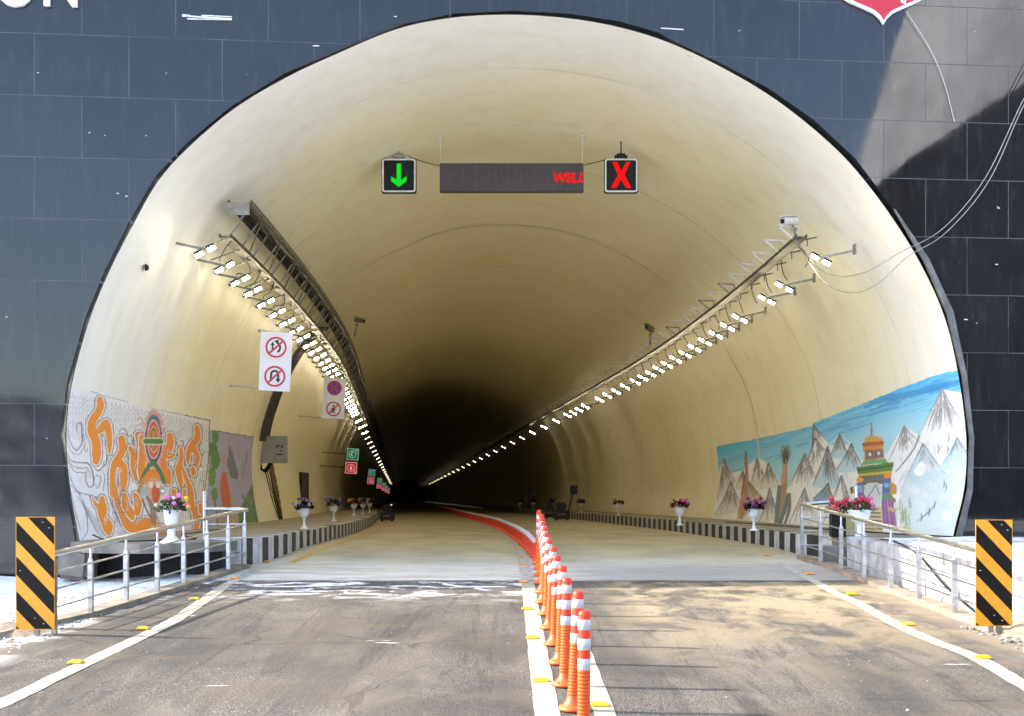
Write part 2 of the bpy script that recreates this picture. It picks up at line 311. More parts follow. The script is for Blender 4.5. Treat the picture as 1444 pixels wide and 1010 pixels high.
# ------------------------------------------------------------------ mesh helpers
class MB:
    def __init__(s): s.v = []; s.f = []; s.m = []; s.smooth = []
    def add(s, vs, fs, mi=0, sm=False):
        o = len(s.v); s.v += [tuple(v) for v in vs]
        for f in fs: s.f.append([o+i for i in f]); s.m.append(mi); s.smooth.append(sm)
    def box(s, c, size, rot=None, mi=0, bev=0.0):
        x, y, z = size[0]/2, size[1]/2, size[2]/2
        if bev:
            bm = bmesh.new(); bmesh.ops.create_cube(bm, size=1)
            for v in bm.verts: v.co = Vector((v.co.x*size[0], v.co.y*size[1], v.co.z*size[2]))
            bmesh.ops.bevel(bm, geom=bm.edges[:], offset=bev, segments=2, affect='EDGES')
            vs = [v.co.copy() for v in bm.verts]; fs = [[v.index for v in f.verts] for f in bm.faces]; bm.free()
        else:
            vs = [Vector(p) for p in ((-x,-y,-z),(x,-y,-z),(x,y,-z),(-x,y,-z),(-x,-y,z),(x,-y,z),(x,y,z),(-x,y,z))]
            fs = [(0,3,2,1),(4,5,6,7),(0,1,5,4),(1,2,6,5),(2,3,7,6),(3,0,4,7)]
        if rot is not None: vs = [rot @ v for v in vs]
        s.add([v+Vector(c) for v in vs], fs, mi); return s
    def beam(s, a, b, w_, h_=None, up=(0,0,1), mi=0):
        a, b = Vector(a), Vector(b); h_ = h_ or w_; d = (b-a)
        if d.length < 1e-6: return s
        q = d.normalized(); sd = q.cross(Vector(up))
        if sd.length < 1e-3: sd = q.cross(Vector((1,0,0)))
        sd.normalize(); u_ = sd.cross(q)
        vs = [p+sd*i*w_/2+u_*j*h_/2 for p in (a, b) for i, j in ((-1,-1),(1,-1),(1,1),(-1,1))]
        s.add(vs, [(3,2,1,0),(4,5,6,7),(0,1,5,4),(1,2,6,5),(2,3,7,6),(3,0,4,7)], mi); return s
    def tube(s, pts, r, n=8, mi=0, cap=True, up=(0,0,1)):
        pts = [Vector(p) for p in pts]; rs = r if isinstance(r, (list, tuple)) else [r]*len(pts); rings = []; last = None
        for i, p in enumerate(pts):
            d = (pts[min(i+1, len(pts)-1)]-pts[max(i-1, 0)]).normalized()
            if last is None:
                a = d.cross(Vector(up)); a = a if a.length > 1e-3 else d.cross(Vector((1,0,0)))
            else: a = last-d*last.dot(d)
            a.normalize(); last = a; b = d.cross(a)
            rings.append([p+(a*math.cos(2*math.pi*k/n)+b*math.sin(2*math.pi*k/n))*rs[i] for k in range(n)])
        vs = [v for rg in rings for v in rg]; fs = []
        for i in range(len(pts)-1):
            for k in range(n): fs.append((i*n+k, i*n+(k+1) % n, (i+1)*n+(k+1) % n, (i+1)*n+k))
        s.add(vs, fs, mi, True)
        if cap: s.add(rings[0], [list(range(n))[::-1]], mi); s.add(rings[-1], [list(range(n))], mi)
        return s
    def lathe(s, prof, n=20, c=(0,0,0), mi=0, sm=True):
        vs = []; fs = []; k = len(prof)
        for i in range(n):
            a = 2*math.pi*i/n
            for r, z in prof: vs.append(Vector((r*math.cos(a), r*math.sin(a), z))+Vector(c))
        for i in range(n):
            for j in range(k-1): fs.append((i*k+j, ((i+1) % n)*k+j, ((i+1) % n)*k+j+1, i*k+j+1))
        s.add(vs, fs, mi, sm); return s
    def plate(s, poly, thick, fn, mi=0):       # flat outline (x,z) facing -y, given thickness; fn maps local to final
        n = len(poly); fr = [fn(Vector((x, 0, z))) for x, z in poly]; bk = [fn(Vector((x, thick, z))) for x, z in poly]
        bm = bmesh.new(); vv = [bm.verts.new((x, 0, z)) for x, z in poly]
        f = bm.faces.new(vv); f.normal_update(); bmesh.ops.triangulate(bm, faces=[f], ngon_method='EAR_CLIP'); bm.verts.index_update(); tri = [[v.index for v in f.verts] for f in bm.faces]; bm.free()
        s.add(fr, tri, mi); s.add(bk, [t[::-1] for t in tri], mi)
        s.add(fr+bk, [(i, i+n, (i+1) % n+n, (i+1) % n) for i in range(n)], mi); return s
    def sheet(s, L, Rr, mi=0, up=0.0):
        vs = [Vector(p)+Vector((0,0,up)) for pr in zip(L, Rr) for p in pr]
        s.add(vs, [(2*i, 2*i+1, 2*i+3, 2*i+2) for i in range(len(L)-1)], mi); return s
    def mesh(s, name, mats):
        me = bpy.data.meshes.new(name); me.from_pydata(s.v, [], s.f); me.update()
        for m_ in (mats if isinstance(mats, (list, tuple)) else [mats]): me.materials.append(m_)
        me.polygons.foreach_set('material_index', s.m); me.polygons.foreach_set('use_smooth', s.smooth); return me
    def build(s, name, mats, parent=None, fix=True):
        me = s.mesh(name, mats)
        if fix:
            bm = bmesh.new(); bm.from_mesh(me); bmesh.ops.recalc_face_normals(bm, faces=bm.faces[:]); bm.to_mesh(me); bm.free()
        o = bpy.data.objects.new(name, me); COL.objects.link(o)
        if parent is not None: o.parent = parent
        return o
def tag(o, label=None, cat=None, group=None, kind=None):
    if label: o['label'] = label
    if cat: o['category'] = cat
    if group: o['group'] = group
    if kind: o['kind'] = kind
    return o
def empty(name, loc=(0,0,0), label=None, cat=None, group=None, rot=None):
    o = bpy.data.objects.new(name, None); COL.objects.link(o); o.location = loc; o.empty_display_size = .2
    if rot: o.rotation_euler = rot
    return tag(o, label, cat, group)
def copy_tree(o, parent=None):
    c = o.copy(); COL.objects.link(c)
    if parent is not None: c.parent = parent
    for ch in [x for x in bpy.data.objects if x.parent == o]: copy_tree(ch, c)
    return c
CH = {}
def kids(o):
    return [x for x in bpy.data.objects if x.parent == o]
def clone(o, loc, label, rot=None):
    def rec(a, par):
        c = a.copy(); COL.objects.link(c)
        if par is not None: c.parent = par
        for ch in CH.setdefault(a.name, kids(a)): rec(ch, c)
        return c
    c = rec(o, None); c.location = loc; c['label'] = label
    if rot is not None: c.rotation_euler = rot
    return c
def text_mesh(body, size, extr, mat, name, bold=0.0):
    cu = bpy.data.curves.new(name, 'FONT'); cu.body = body; cu.size = size; cu.extrude = extr; cu.offset = bold; cu.resolution_u = 4
    o = bpy.data.objects.new(name+'_src', cu); COL.objects.link(o); bpy.context.view_layer.update()
    me = bpy.data.meshes.new_from_object(o.evaluated_get(bpy.context.evaluated_depsgraph_get()))
    bpy.data.objects.remove(o); bpy.data.curves.remove(cu); me.name = name; me.materials.clear(); me.materials.append(mat)
    o = bpy.data.objects.new(name, me); COL.objects.link(o); return o
def circ(r, n=28, c=(0,0)): return [(c[0]+r*math.cos(2*math.pi*i/n), c[1]+r*math.sin(2*math.pi*i/n)) for i in range(n)]

# ------------------------------------------------------------------ ground, road
def XL(y): return float(np.interp(y, [-12, 8, 10.5, 11.9, 13, 18.2, 19, 20], [-8, -5.9, -5.0, -4.55, -4.33, -3.86, -3.76, -3.76])+(cshift(y)))
def XR(y): return float(np.interp(y, [-12, 8, 10.5, 12, 19.6, 20.4, 21.2], [8, 5.9, 5.1, 4.66, 4.66, 4.9, 4.76])+cshift(y))
ys = [-12+i*1.0 for i in range(20)]+[8+i*.35 for i in range(46)]+[24.5+i*1.5 for i in range(60)]+[116+i*8 for i in range(46)]
mb = MB(); NXR = 12; grid = []
for y in ys:
    a, b_ = XL(y)-.1, XR(y)+.1; row = []
    for i in range(NXR+1):
        x = a+(b_-a)*i/NXR
        row.append(Vector((x, y, rz(y)+ (.004*math.sin(x*3.1+y*1.7) if y < 16 else 0))))
    grid.append(row)
vs = [p for r_ in grid for p in r_]
fs = [(j*(NXR+1)+i, j*(NXR+1)+i+1, (j+1)*(NXR+1)+i+1, (j+1)*(NXR+1)+i) for j in range(len(ys)-1) for i in range(NXR)]
mb.add(vs, fs, 0, True)
tag(mb.build('road', mat_road(), fix=False), 'worn asphalt approach turning into a dusty concrete roadway inside the tunnel', kind='structure')
# terrain far and wide
mb = MB(); mb.add([(-900,-900,-.75),(900,-900,-.75),(900,900,-.75),(-900,900,-.75)], [(0,1,2,3)])
tag(mb.build('ground', mat_snow('valley_ground', .8), fix=False), 'snowy valley floor around the portal', kind='structure')
def snow_patch(name, x0f, x1f, y0, y1, zf, amp, label, nx=46, ny=70, mat=None):
    vs = []; fs = []
    for j in range(ny+1):
        y = y0+(y1-y0)*j/ny; a, b_ = x0f(y), x1f(y)
        for i in range(nx+1):
            t = i/nx; x = a+(b_-a)*(t**.6 if b_ < 0 else t**1.6)
            n = math.sin(x*2.1+y*1.3)*.5+math.sin(x*5.3-y*4.1)*.3+math.sin(x*11+y*9.7)*.15+random.uniform(-.25,.25)
            vs.append((x, y, zf(x, y)+amp*n))
    for j in range(ny):
        for i in range(nx): k = j*(nx+1)+i; fs.append((k, k+1, k+nx+2, k+nx+1))
    mb = MB(); mb.add(vs, fs, 0, True)
    tag(mb.build(name, mat, fix=False), label, kind='structure')
SN = mat_snow('trodden_snow', .85)
snow_patch('snow_ground', lambda y: -34, lambda y: XL(y)-.04, -12, 17.75, lambda x, y: rz(y)-.05-.03*min(1, max(0, -x-4.6)), .028, 'snow covered ground left of the road', mat=SN)
zt = CZ-.55
snow_patch('snow_terrace', lambda y: 5.08, lambda y: 34, 6.0, 19.0, lambda x, y: zt-.02-.25*sstep(13, 9, y), .02, 'raised snowy ground right of the whitewashed wall', mat=SN)
snow_patch('roadside_dirt', lambda y: XR(y)+.0, lambda y: 30, -12, 11.7, lambda x, y: rz(y)+.02+.35*sstep(5.0, 7.5, x)*sstep(5, 9, y), .03, 'sandy verge with snow right of the road', mat=mat_snow('sandy_verge', 1.0), ny=50)
# channel floor on the right of the railing
mb = MB(); mb.add([(4.6,10.5,CZ-1.9),(5.2,10.5,CZ-1.9),(5.2,20.5,CZ-1.7),(4.6,20.5,CZ-1.7)], [(0,1,2,3)])
tag(mb.build('channel_bed', M['pebble'], fix=False), 'dark drainage channel bed beside the whitewashed wall', kind='structure')

# hills behind the portal and across the valley (the latter are seen mirrored in the granite)
def hill(name, label, fn, nx, ny, x0, x1, y0, y1, mat):
    vs = []; fs = []
    for j in range(ny+1):
        for i in range(nx+1):
            x = x0+(x1-x0)*i/nx; y = y0+(y1-y0)*j/ny; vs.append((x, y, fn(x, y)))
    for j in range(ny):
        for i in range(nx): k = j*(nx+1)+i; fs.append((k, k+1, k+nx+2, k+nx+1))
    mb = MB(); mb.add(vs, fs, 0, False); tag(mb.build(name, mat, fix=False), label, kind='structure')
ROCK = mat_hill('rock_and_snow', (.09,.08,.07), (.7,.72,.75), .48, .6, .12)
def hf(x, y):
    return 9.4+max(0, y-20)*.42+(1.5*math.sin(x*.09+y*.05)+random.uniform(-.3,.3))*min(1, max(0, y-24)/20)
hill('hillside', 'rocky snow streaked hillside above the tunnel', hf, 60, 60, -150, 150, 19.2, 500, ROCK)
def ridge(name, label, pts, dist, depth, mat, rough):
    """a ridge around the valley: pts = (azimuth clockwise from +y in degrees, elevation in degrees)"""
    az = [p[0] for p in pts]; el = [p[1] for p in pts]; n = 90; m = 12; vs = []; fs = []
    for i in range(n+1):
        a = az[0]+(az[-1]-az[0])*i/n; e = np.interp(a, az, el); H = math.tan(R(e))*dist
        for j in range(m+1):
            t = j/m; rr = dist-depth*(1-t) if True else dist
            zz = H*(t**1.3)+(random.uniform(-rough, rough) if 0 < j < m else random.uniform(-rough*.4, rough*.4))-1*(1-t)
            vs.append((rr*math.sin(R(a)), rr*math.cos(R(a)), max(-1, zz)))
    for i in range(n):
        for j in range(m): k = i*(m+1)+j; fs.append((k, k+1, k+m+2, k+m+1))
    mb = MB(); mb.add(vs, fs); tag(mb.build(name, mat, fix=False), label, kind='structure')
ridge('rocky_hills', 'dark rocky slope across the road behind the viewer', [(100, 12), (140, 21), (147.1, 17.3), (149.5, 15.6), (152, 14.7), (156.5, 12.3), (162, 9.5), (170, 6), (176, 3), (180, 0)], 170, 60, mat_hill('dark_slope', (.012,.012,.014), (.03,.03,.032), .4, .7, .05), .5)
ridge('snow_dusted_hills', 'low snow dusted slope across the road', [(166, 2), (172, 6.5), (177, 7.2), (181, 5.2), (185, 6.2), (189, 4.4), (193, 5.6), (200, 4.6), (215, 7), (250, 9)], 190, 60, mat_hill('dusted_slope', (.2,.2,.21), (.65,.65,.68), .4, .7, .05), .6)
ridge('snow_peaks', 'bright snowy peak beyond the dark slope', [(128, 10), (141, 32), (148.0, 27), (150.3, 20.6), (152.3, 14.7), (154, 9), (176, 4), (200, 4)], 420, 120, mat_hill('snow_slope', (.5,.5,.52), (.85,.87,.9), .35, .55, .02), 1.2)

# ------------------------------------------------------------------ portal wall (granite facade)
HOLE_PX = [(110,800),(93,700),(83,612),(92,540),(118,448),(146,380),(178,316),(217,248),(262,200),(325,148),(397,104),(466,73),(540,41),(572,31),(640,17),(722,13),(802,17),
           (874,28),(930,44),(948,55),(1015,86),(1084,122),(1150,168),(1208,222),(1262,294),(1310,364),(1345,440),(1364,530),(1374,618),(1372,692),(1356,765)]
HS = []
for u, v in HOLE_PX:
    u, v = 722+(u-722)*.9965, 640+(v-640)*.9965
    p = WP(u, v); HS.append((to_s(p), p.z))
zb = -.7; ztop = 9.75; SLf, SRf = -25., 22.
def slab_with_hole(hole, x0, x1, z1, y0, y1):
    H = [(hole[0][0], zb)]+list(hole)+[(hole[-1][0], zb)]; cx_, cz_ = .3, zb; O = []
    for i, (s_, z_) in enumerate(H):
        dx, dz = s_-cx_, z_-cz_; t = 1e9
        if dx < 0: t = min(t, (x0-cx_)/dx)
        if dx > 0: t = min(t, (x1-cx_)/dx)
        if dz > 1e-6: t = min(t, (z1-cz_)/dz)
        O.append((cx_+dx*t, cz_+dz*t))
    # let the rectangle's corners be hit exactly
    for cxn in (x0, x1):
        j = min(range(len(O)), key=lambda k: math.hypot(O[k][0]-cxn, O[k][1]-z1)); O[j] = (cxn, z1)
    for k in range(len(O)):
        if O[k][0] > x0+1e-6 and O[k][0] < x1-1e-6: O[k] = (O[k][0], z1) if 0 < k < len(O)-1 else O[k]
    mb = MB(); n = len(H)
    V = [Vector((s_, y_, z_)) for y_ in (y0, y1) for L_ in (H, O) for s_, z_ in L_]
    mb.add(V, [(i, i+1, n+i+1, n+i) for i in range(n-1)]+[(2*n+i, 3*n+i, 3*n+i+1, 2*n+i+1) for i in range(n-1)]+[(i, 2*n+i, 2*n+i+1, i+1) for i in range(n-1)]+[(n+i, n+i+1, 3*n+i+1, 3*n+i) for i in range(n-1)]); return mb
poly = [(SLf, zb), (HS[0][0], zb)]+HS+[(HS[-1][0], zb), (SRf, zb), (SRf, ztop), (SLf, ztop)]
portal = empty('portal_wall', (0, D0, 0), 'dark polished granite portal wall with coursed slabs around the tunnel mouth', 'portal wall')
portal.rotation_euler = (0, 0, TH)
mb = slab_with_hole(HS, SLf, SRf, ztop, 0, .25); clad = mb.build('granite_cladding', mat_facade(), portal)
mb = MB(); bk = [(SLf, zb), (SZ[0][0]-.45, zb)]
outer = []
for (s, z) in [tuple(p) for p in SMO]:
    cx_, cz_ = .3, 3.4; dx, dz = s-cx_, z-cz_; L = math.hypot(dx, dz); outer.append((s+dx/L*.065, z+dz/L*.065))
poly2 = [(SLf+.1, zb), (outer[0][0], zb)]+outer+[(outer[-1][0], zb), (SRf-.1, zb), (SRf-.1, ztop-.1), (SLf+.1, ztop-.1)]
mb = slab_with_hole(outer, SLf+.1, SRf-.1, ztop-.1, .255, .45); mb.build('backing_wall', M['dark'], portal)
# grey edge trim down the right haunch, thin bent flashing on the left crown
def strip_along(pts, wid, thick, off, name, mat):
    mb = MB()
    for (a, b_), (wa, wb) in zip(zip(pts[:-1], pts[1:]), zip(wid[:-1], wid[1:])):
        d = Vector((b_[0]-a[0], 0, b_[1]-a[1])).normalized(); nrm = Vector((-d.z, 0, d.x))
        A = Vector((a[0], -off, a[1])); B = Vector((b_[0], -off, b_[1]))
        q = [A, B, B-nrm*wb, A-nrm*wa]; vs = q+[p+Vector((0, thick, 0)) for p in q]
        mb.add(vs, [(0,1,2,3),(7,6,5,4),(0,4,5,1),(1,5,6,2),(2,6,7,3),(3,7,4,0)])
    return mb.build(name, mat, portal)
rt = [HS[i] for i in range(24, 31)]
strip_along(rt, [.01,.08,.10,.07,.06,.07,.09], .05, .05, 'edge_flashing', simple('flashing', (.17,.165,.16), .55, .3, .25, 6, .3))
lt = [HS[i] for i in range(10, 14)]
strip_along(lt, [.0,.02,.03,.0], .05, .03, 'edge_flashing', M['dark'])
# lettering (foot of the letters O N) and the red shield emblem
for ch, u, wd in (('O', -8, 46), ('N', 58, 46)):
    o = text_mesh(ch, .86, .03, M['white'], 'letter', .014)
    p = WP(u, 7, .035); zc = p.z
    o.parent = portal; o.rotation_euler = (R(90), 0, 0); o.location = (to_s(p), -.035, zc); o.scale = (.80, 1, 1)
def shield(k, cu=1244., top=-60):
    pts = [(1244,36),(1239,28),(1230,20),(1212,12),(1196,5),(1188,0),(1180,-14),(1180,-35),(1192,-52),(1215,-60),(1244,-66)]
    full = pts+[(2*cu-x, y) for x, y in pts[-2:0:-1]]; cc = (1244, -15); o = []
    for x, y in full:
        p = WP(cc[0]+(x-cc[0])*k, cc[1]+(y-cc[1])*k); o.append((to_s(p), p.z))
    return o
mb = MB(); mb.plate(shield(1.0), .05, lambda v: v+Vector((0, -.06, 0))); em = mb.build('emblem', M['white'], portal)
mb = MB(); mb.plate(shield(.90), .012, lambda v: v+Vector((0, -.073, 0))); mb.build('emblem_field', M['emblem_red'], em)
def leafshape(k, du=0):
    pts = [(1266,-14),(1265,-2),(1268,6),(1274,9),(1275,0),(1273,-14)]; c_ = (1270,-2); o = []
    for x, y in pts:
        p = WP(c_[0]+(x-c_[0])*k, c_[1]+(y-c_[1])*k); o.append((to_s(p), p.z))
    return o
mb = MB(); mb.plate(leafshape(1.0), .006, lambda v: v+Vector((0, -.080, 0))); mb.plate(leafshape(.6), .004, lambda v: v+Vector((0, -.085, 0)), 1)
mb.build('emblem_leaf', [M['white'], M['emblem_green']], em)
# loose white batten and flecks of old mortar on the slabs
mb = MB()
def bar(u0, v0, u1, v1, t=.02):
    a, b_ = WP(u0, v0, .012), WP(u1, v1, .012); A = Vector((to_s(a), -.012, a.z)); B = Vector((to_s(b_), -.012, b_.z)); mb.beam(A, B, .02, t, up=(0,0,1))
bar(262,23,327,27,.018); bar(264,27,327,28,.014); bar(284,22,327,24,.012); bar(257,22,268,23,.03)
bar(932,40,964,42,.012); bar(441,65,450,65,.012)
mb.build('mortar_strip', M['whitepaint'], portal)
mb = MB()
for i in range(55):
    u = random.choice([random.uniform(0, 560), random.uniform(930, 1444)]); row = random.choice([22,104,190,274,357,445,533,620]) if u < 700 else random.choice([46,128,209,291,373,455,537,620])
    v = row+random.gauss(0, 2.0); p = WP(u, v)
    s_, z_ = to_s(p), p.z
    if z_ < 8.6 and (s_ < s_wall(z_, -1)-.12 or s_ > s_wall(z_, 1)+.12) or z_ > 8.6:
        r_ = random.uniform(.004, .013); mb.box((s_, -.004, z_), (r_*random.uniform(1, 5), .006, r_))
mb.build('mortar_flecks', M['whitepaint'], portal)

# ------------------------------------------------------------------ tunnel lining
lining = empty('tunnel', (0, 0, 0), 'cream painted horseshoe tunnel lining bending left into darkness', 'tunnel')
ds = [18.68-0.0]+[18.9+.45*i for i in range(64)]+[48+2*i for i in range(36)]+[124+8*i for i in range(44)]
sect = [tuple(p) for p in SMO]
ns = len(sect); vs = []; fs = []
for d in ds:
    for (s, z) in sect: vs.append(SH(d, s, z))
for j in range(len(ds)-1):
    for i in range(ns-1): k = j*ns+i; fs.append((k, k+1, k+ns+1, k+ns))
mb = MB(); mb.add(vs, fs, 0, True)
# outside skin so the lining has thickness at the mouth
vo = []
for d in (ds[0], ds[0]+1.0):
    for (s, z) in sect:
        dx, dz = s-.3, z-3.4; L = math.hypot(dx, dz); vo.append(SH(d, s+dx/L*.012, z+dz/L*.012))
mb.add(vo, [(i+1, i, i+ns, i+ns+1) for i in range(ns-1)], 0, True)
mb.add([SH(ds[0], *p) for p in sect]+vo[:ns], [(i+1, i, i+ns, i+ns+1) for i in range(ns-1)], 1, False)
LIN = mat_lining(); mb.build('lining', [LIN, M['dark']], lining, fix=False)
mb = MB(); d = ds[-1]; mb.add([SH(d, *p) for p in sect], [list(range(ns))], 0); mb.build('far_dark_cap', M['dark'], lining)  # added dark cap, keeps skylight out of the unseen far end
for d, wd in ((33.0, .10), (45, .08), (57, .06), (69, .08), (84, .1), (99, .12)):
    mb = MB(); A = []; B = []
    for (s, z) in sect:
        dx, dz = s-.3, z-3.4; L = math.hypot(dx, dz); s2, z2 = s-dx/L*.014, z-dz/L*.014
        A.append(SH(d, s2, z2)); B.append(SH(d+wd, s2, z2))
    mb.sheet(A, B); mb.build('construction_joint', M['jointpaint'], lining, fix=False)

# ------------------------------------------------------------------ murals: rasterised brushwork, carried as paint colour on dense patches of the wall
class Canvas:
    def __init__(s, u0, v0, u1, v1, k=2.0):
        s.u0, s.v0, s.k = u0, v0, k; s.w, s.h = int((u1-u0)*k), int((v1-v0)*k)
        s.a = np.zeros((s.h, s.w, 3)); s.a[:] = .8; s.mask = np.zeros((s.h, s.w), bool)
        yy, xx = np.mgrid[0:s.h, 0:s.w]; s.U = u0+(xx+.5)/k; s.V = v0+(yy+.5)/k
    def _bb(s, pts, pad):
        x0 = max(0, int((pts[:,0].min()-pad-s.u0)*s.k)); x1 = min(s.w, int((pts[:,0].max()+pad-s.u0)*s.k)+2)
        y0 = max(0, int((pts[:,1].min()-pad-s.v0)*s.k)); y1 = min(s.h, int((pts[:,1].max()+pad-s.v0)*s.k)+2)
        return slice(y0, y1), slice(x0, x1)
    def inside(s, pts):
        pts = np.array(pts, float); sl_ = s._bb(pts, 1); U, V = s.U[sl_], s.V[sl_]; ins = np.zeros(U.shape, bool)
        n = len(pts)
        for i in range(n):
            x1, y1 = pts[i]; x2, y2 = pts[(i+1) % n]
            if y1 == y2: continue
            c = ((y1 > V) != (y2 > V)) & (U < (x2-x1)*(V-y1)/(y2-y1)+x1); ins ^= c
        return sl_, ins
    def poly(s, pts, col, al=1.):
        sl_, ins = s.inside(pts)
        if ins.size: s.a[sl_][ins] = s.a[sl_][ins]*(1-al)+np.array(col)*al
    def setmask(s, pts):
        sl_, ins = s.inside(pts); s.mask[sl_] |= ins
    def line(s, pts, w_, col, al=1., smooth=True):
        P = np.array(catmull(pts, 6) if (smooth and len(pts) > 2) else pts, float)
        W = np.interp(np.linspace(0, 1, len(P)), np.linspace(0, 1, len(w_)), w_) if isinstance(w_, (list, tuple)) else np.full(len(P), float(w_))
        sl_ = s._bb(P, W.max()+1); U, V = s.U[sl_], s.V[sl_]
        if not U.size: return
        cov = np.zeros(U.shape)
        for i in range(len(P)-1):
            a, b_ = P[i], P[i+1]; d = b_-a; L2 = d@d+1e-9
            t = np.clip(((U-a[0])*d[0]+(V-a[1])*d[1])/L2, 0, 1); dist = np.hypot(U-a[0]-t*d[0], V-a[1]-t*d[1])
            cov = np.maximum(cov, np.clip((W[i]/2-dist)*s.k+.5, 0, 1))
        cov = (cov*al)[..., None]; s.a[sl_] = s.a[sl_]*(1-cov)+np.array(col)*cov
    def ell(s, c, rx, ry, col, al=1., rot=0):
        s.poly([(c[0]+rx*math.cos(t)*math.cos(rot)-ry*math.sin(t)*math.sin(rot), c[1]+rx*math.cos(t)*math.sin(rot)+ry*math.sin(t)*math.cos(rot)) for t in np.linspace(0, 6.2832, 32)[:-1]], col, al)
    def sample(s, u, v):
        x = np.clip(((u-s.u0)*s.k).astype(int), 0, s.w-1); y = np.clip(((v-s.v0)*s.k).astype(int), 0, s.h-1)
        return s.a[y, x], s.mask[y, x]
def mural(cv, side, d0, d1, z0, z1, ncol, nrow, name, label):
    # columns evenly spread in 1/d so near and far paint are equally fine
    dd = 1/np.linspace(1/d0, 1/d1, ncol); zz = np.linspace(z0, z1, nrow)
    sw = np.array([s_wall(z, side) for z in zz])-side*.006
    cs = np.array([cshift(d) for d in dd])
    X = cs[:,None]+sw[None,:]*CT; Y = dd[:,None]+sw[None,:]*ST; Z = np.broadcast_to(zz[None,:], X.shape)
    U = CX+X/Y*F; V = HV-(Z-CZ)/Y*F
    col, msk = cv.sample(U, V)
    idx = -np.ones(X.shape, int); fs = []
    keep = msk[:-1,:-1] & msk[1:,:-1] & msk[:-1,1:] & msk[1:,1:]
    used = np.zeros(X.shape, bool); used[:-1,:-1] |= keep; used[1:,:-1] |= keep; used[:-1,1:] |= keep; used[1:,1:] |= keep
    idx[used] = np.arange(used.sum()); vv = np.stack([X[used], Y[used], Z[used]], 1)
    ii, jj = np.nonzero(keep)
    q = np.stack([idx[ii,jj], idx[ii+1,jj], idx[ii+1,jj+1], idx[ii,jj+1]], 1)
    if side > 0: q = q[:, ::-1]
    me = bpy.data.meshes.new(name); me.from_pydata(vv.tolist(), [], q.tolist()); me.update()
    ca = me.color_attributes.new('paint', 'FLOAT_COLOR', 'POINT'); c4 = np.ones((used.sum(), 4)); c4[:,:3] = col[used]
    ca.data.foreach_set('color', c4.ravel()); me.polygons.foreach_set('use_smooth', [True]*len(q))
    me.materials.append(mat_mural(name+'_paint')); o = bpy.data.objects.new('mural', me); COL.objects.link(o); o.parent = lining; o['label'] = label
def sr(r, g, b_): return tuple(((x/255+.055)/1.055)**2.4 if x > 10 else x/255/12.92 for x in (r, g, b_))
OR, DK, GY, WH = sr(240,138,4), sr(58,50,66), sr(112,106,116), sr(240,238,238)

# left swirl mural
cv = Canvas(84, 535, 304, 800)
cv.a[:] = sr(234,230,228)
for i in range(1400):
    x = 95+random.random()*205; y = 545+random.random()*240; cv.line([(x, y), (x+random.uniform(-1,1), y+random.uniform(3,14))], random.uniform(.6,2), sr(205,196,190), .25, False)
cv.setmask([(97,546),(130,552),(200,572),(297,592),(295,650),(289,700),(284,780),(110,800),(80,700),(84,600)])
Z1 = lambda L: [(90+x/6.314, 540+y/6.314) for x, y in L]
Z2 = lambda L: [(90+x/6.314, 660+y/6.314) for x, y in L]
for i in range(66):                                      # dashed rain-like hatching
    x = 96+i*3.05
    for j in range(9):
        y0 = 551+(x-98)*.226+3+j*7+(i % 2)*3.5; cv.line([(x, y0), (x+.3, y0+5)], .8, GY, .7, False)
for k in range(16):                                      # wavy contour lines, right and foot
    cv.line([(232+k*4, 780), (240+k*3.4, 740), (246+k*3.0, 712), (250+k*2.8, 690), (255+k*2.6, 664)], .9, sr(120,104,110), .75)
for k in range(9):
    cv.line([(110+k*1.5, 700+k*3), (150, 745+k*3), (190, 752+k*3.2), (230, 756+k*3), (285, 752+k*3)], .8, GY, .6)
for k in range(7): cv.line([(150+k*3, 640), (152+k*2.5, 680), (158+k*2.4, 720), (172+k*2.6, 765)], .8, GY, .7)
for k in range(7): cv.line([(178+k*2.4, 640+k*4), (186+k*2.6, 665+k*2), (196+k*2.4, 690), (206+k*2, 712)], .7, GY, .6)
def sw(pts, w_=1.5, c=DK): cv.line(pts, [w_*.5, w_, w_*.6], c, .9)
sw(Z1([(30,400),(55,520),(110,600),(160,540),(160,420),(145,355),(115,380),(120,450)]), 1.8)
sw(Z1([(20,470),(60,600),(130,640),(180,560),(175,430),(150,340)]), 1.1, GY)
sw(Z1([(15,600),(60,690),(140,710),(220,720),(255,800),(265,900),(230,930),(195,870),(200,780)]), 2.0)
sw(Z1([(15,650),(80,740),(160,760),(210,760),(240,840)]), 1.4)
sw(Z1([(30,700),(100,790),(180,800)]), 1.2); sw(Z1([(40,760),(80,900),(150,1000)]), 1.2, GY)
sw(Z2([(60,150),(150,250),(200,400),(210,560),(160,640)]), 1.2); sw(Z2([(60,200),(100,380),(150,560)]), 1.1, GY); sw(Z2([(30,60),(60,200),(90,330),(120,500)]), 1.0, GY)
sw(Z1([(200,540),(185,580),(205,620),(212,570)]), 1.0, GY)
sw(Z1([(350,480),(385,560),(380,700),(340,760),(300,790)]), 1.6); sw(Z1([(260,740),(290,775),(330,770),(360,700)]), 1.3)
sw(Z1([(270,860),(300,820),(330,860),(300,940),(280,900)]), 1.4, GY); sw(Z1([(345,780),(365,840),(350,960)]), 1.4, GY)
sw(Z2([(400,0),(390,150),(420,300),(470,440),(540,560)]), 1.4, GY)
sw(Z1([(490,440),(510,410),(550,420),(570,470),(600,470),(610,520)]), 1.5); sw(Z1([(560,560),(565,660),(590,740),(620,840),(650,900)]), 1.6)
sw(Z1([(630,420),(640,380),(690,370),(700,330),(665,310),(655,350)]), 1.1, sr(160,110,80)); sw(Z1([(640,560),(615,530),(630,480)]), 1.8)
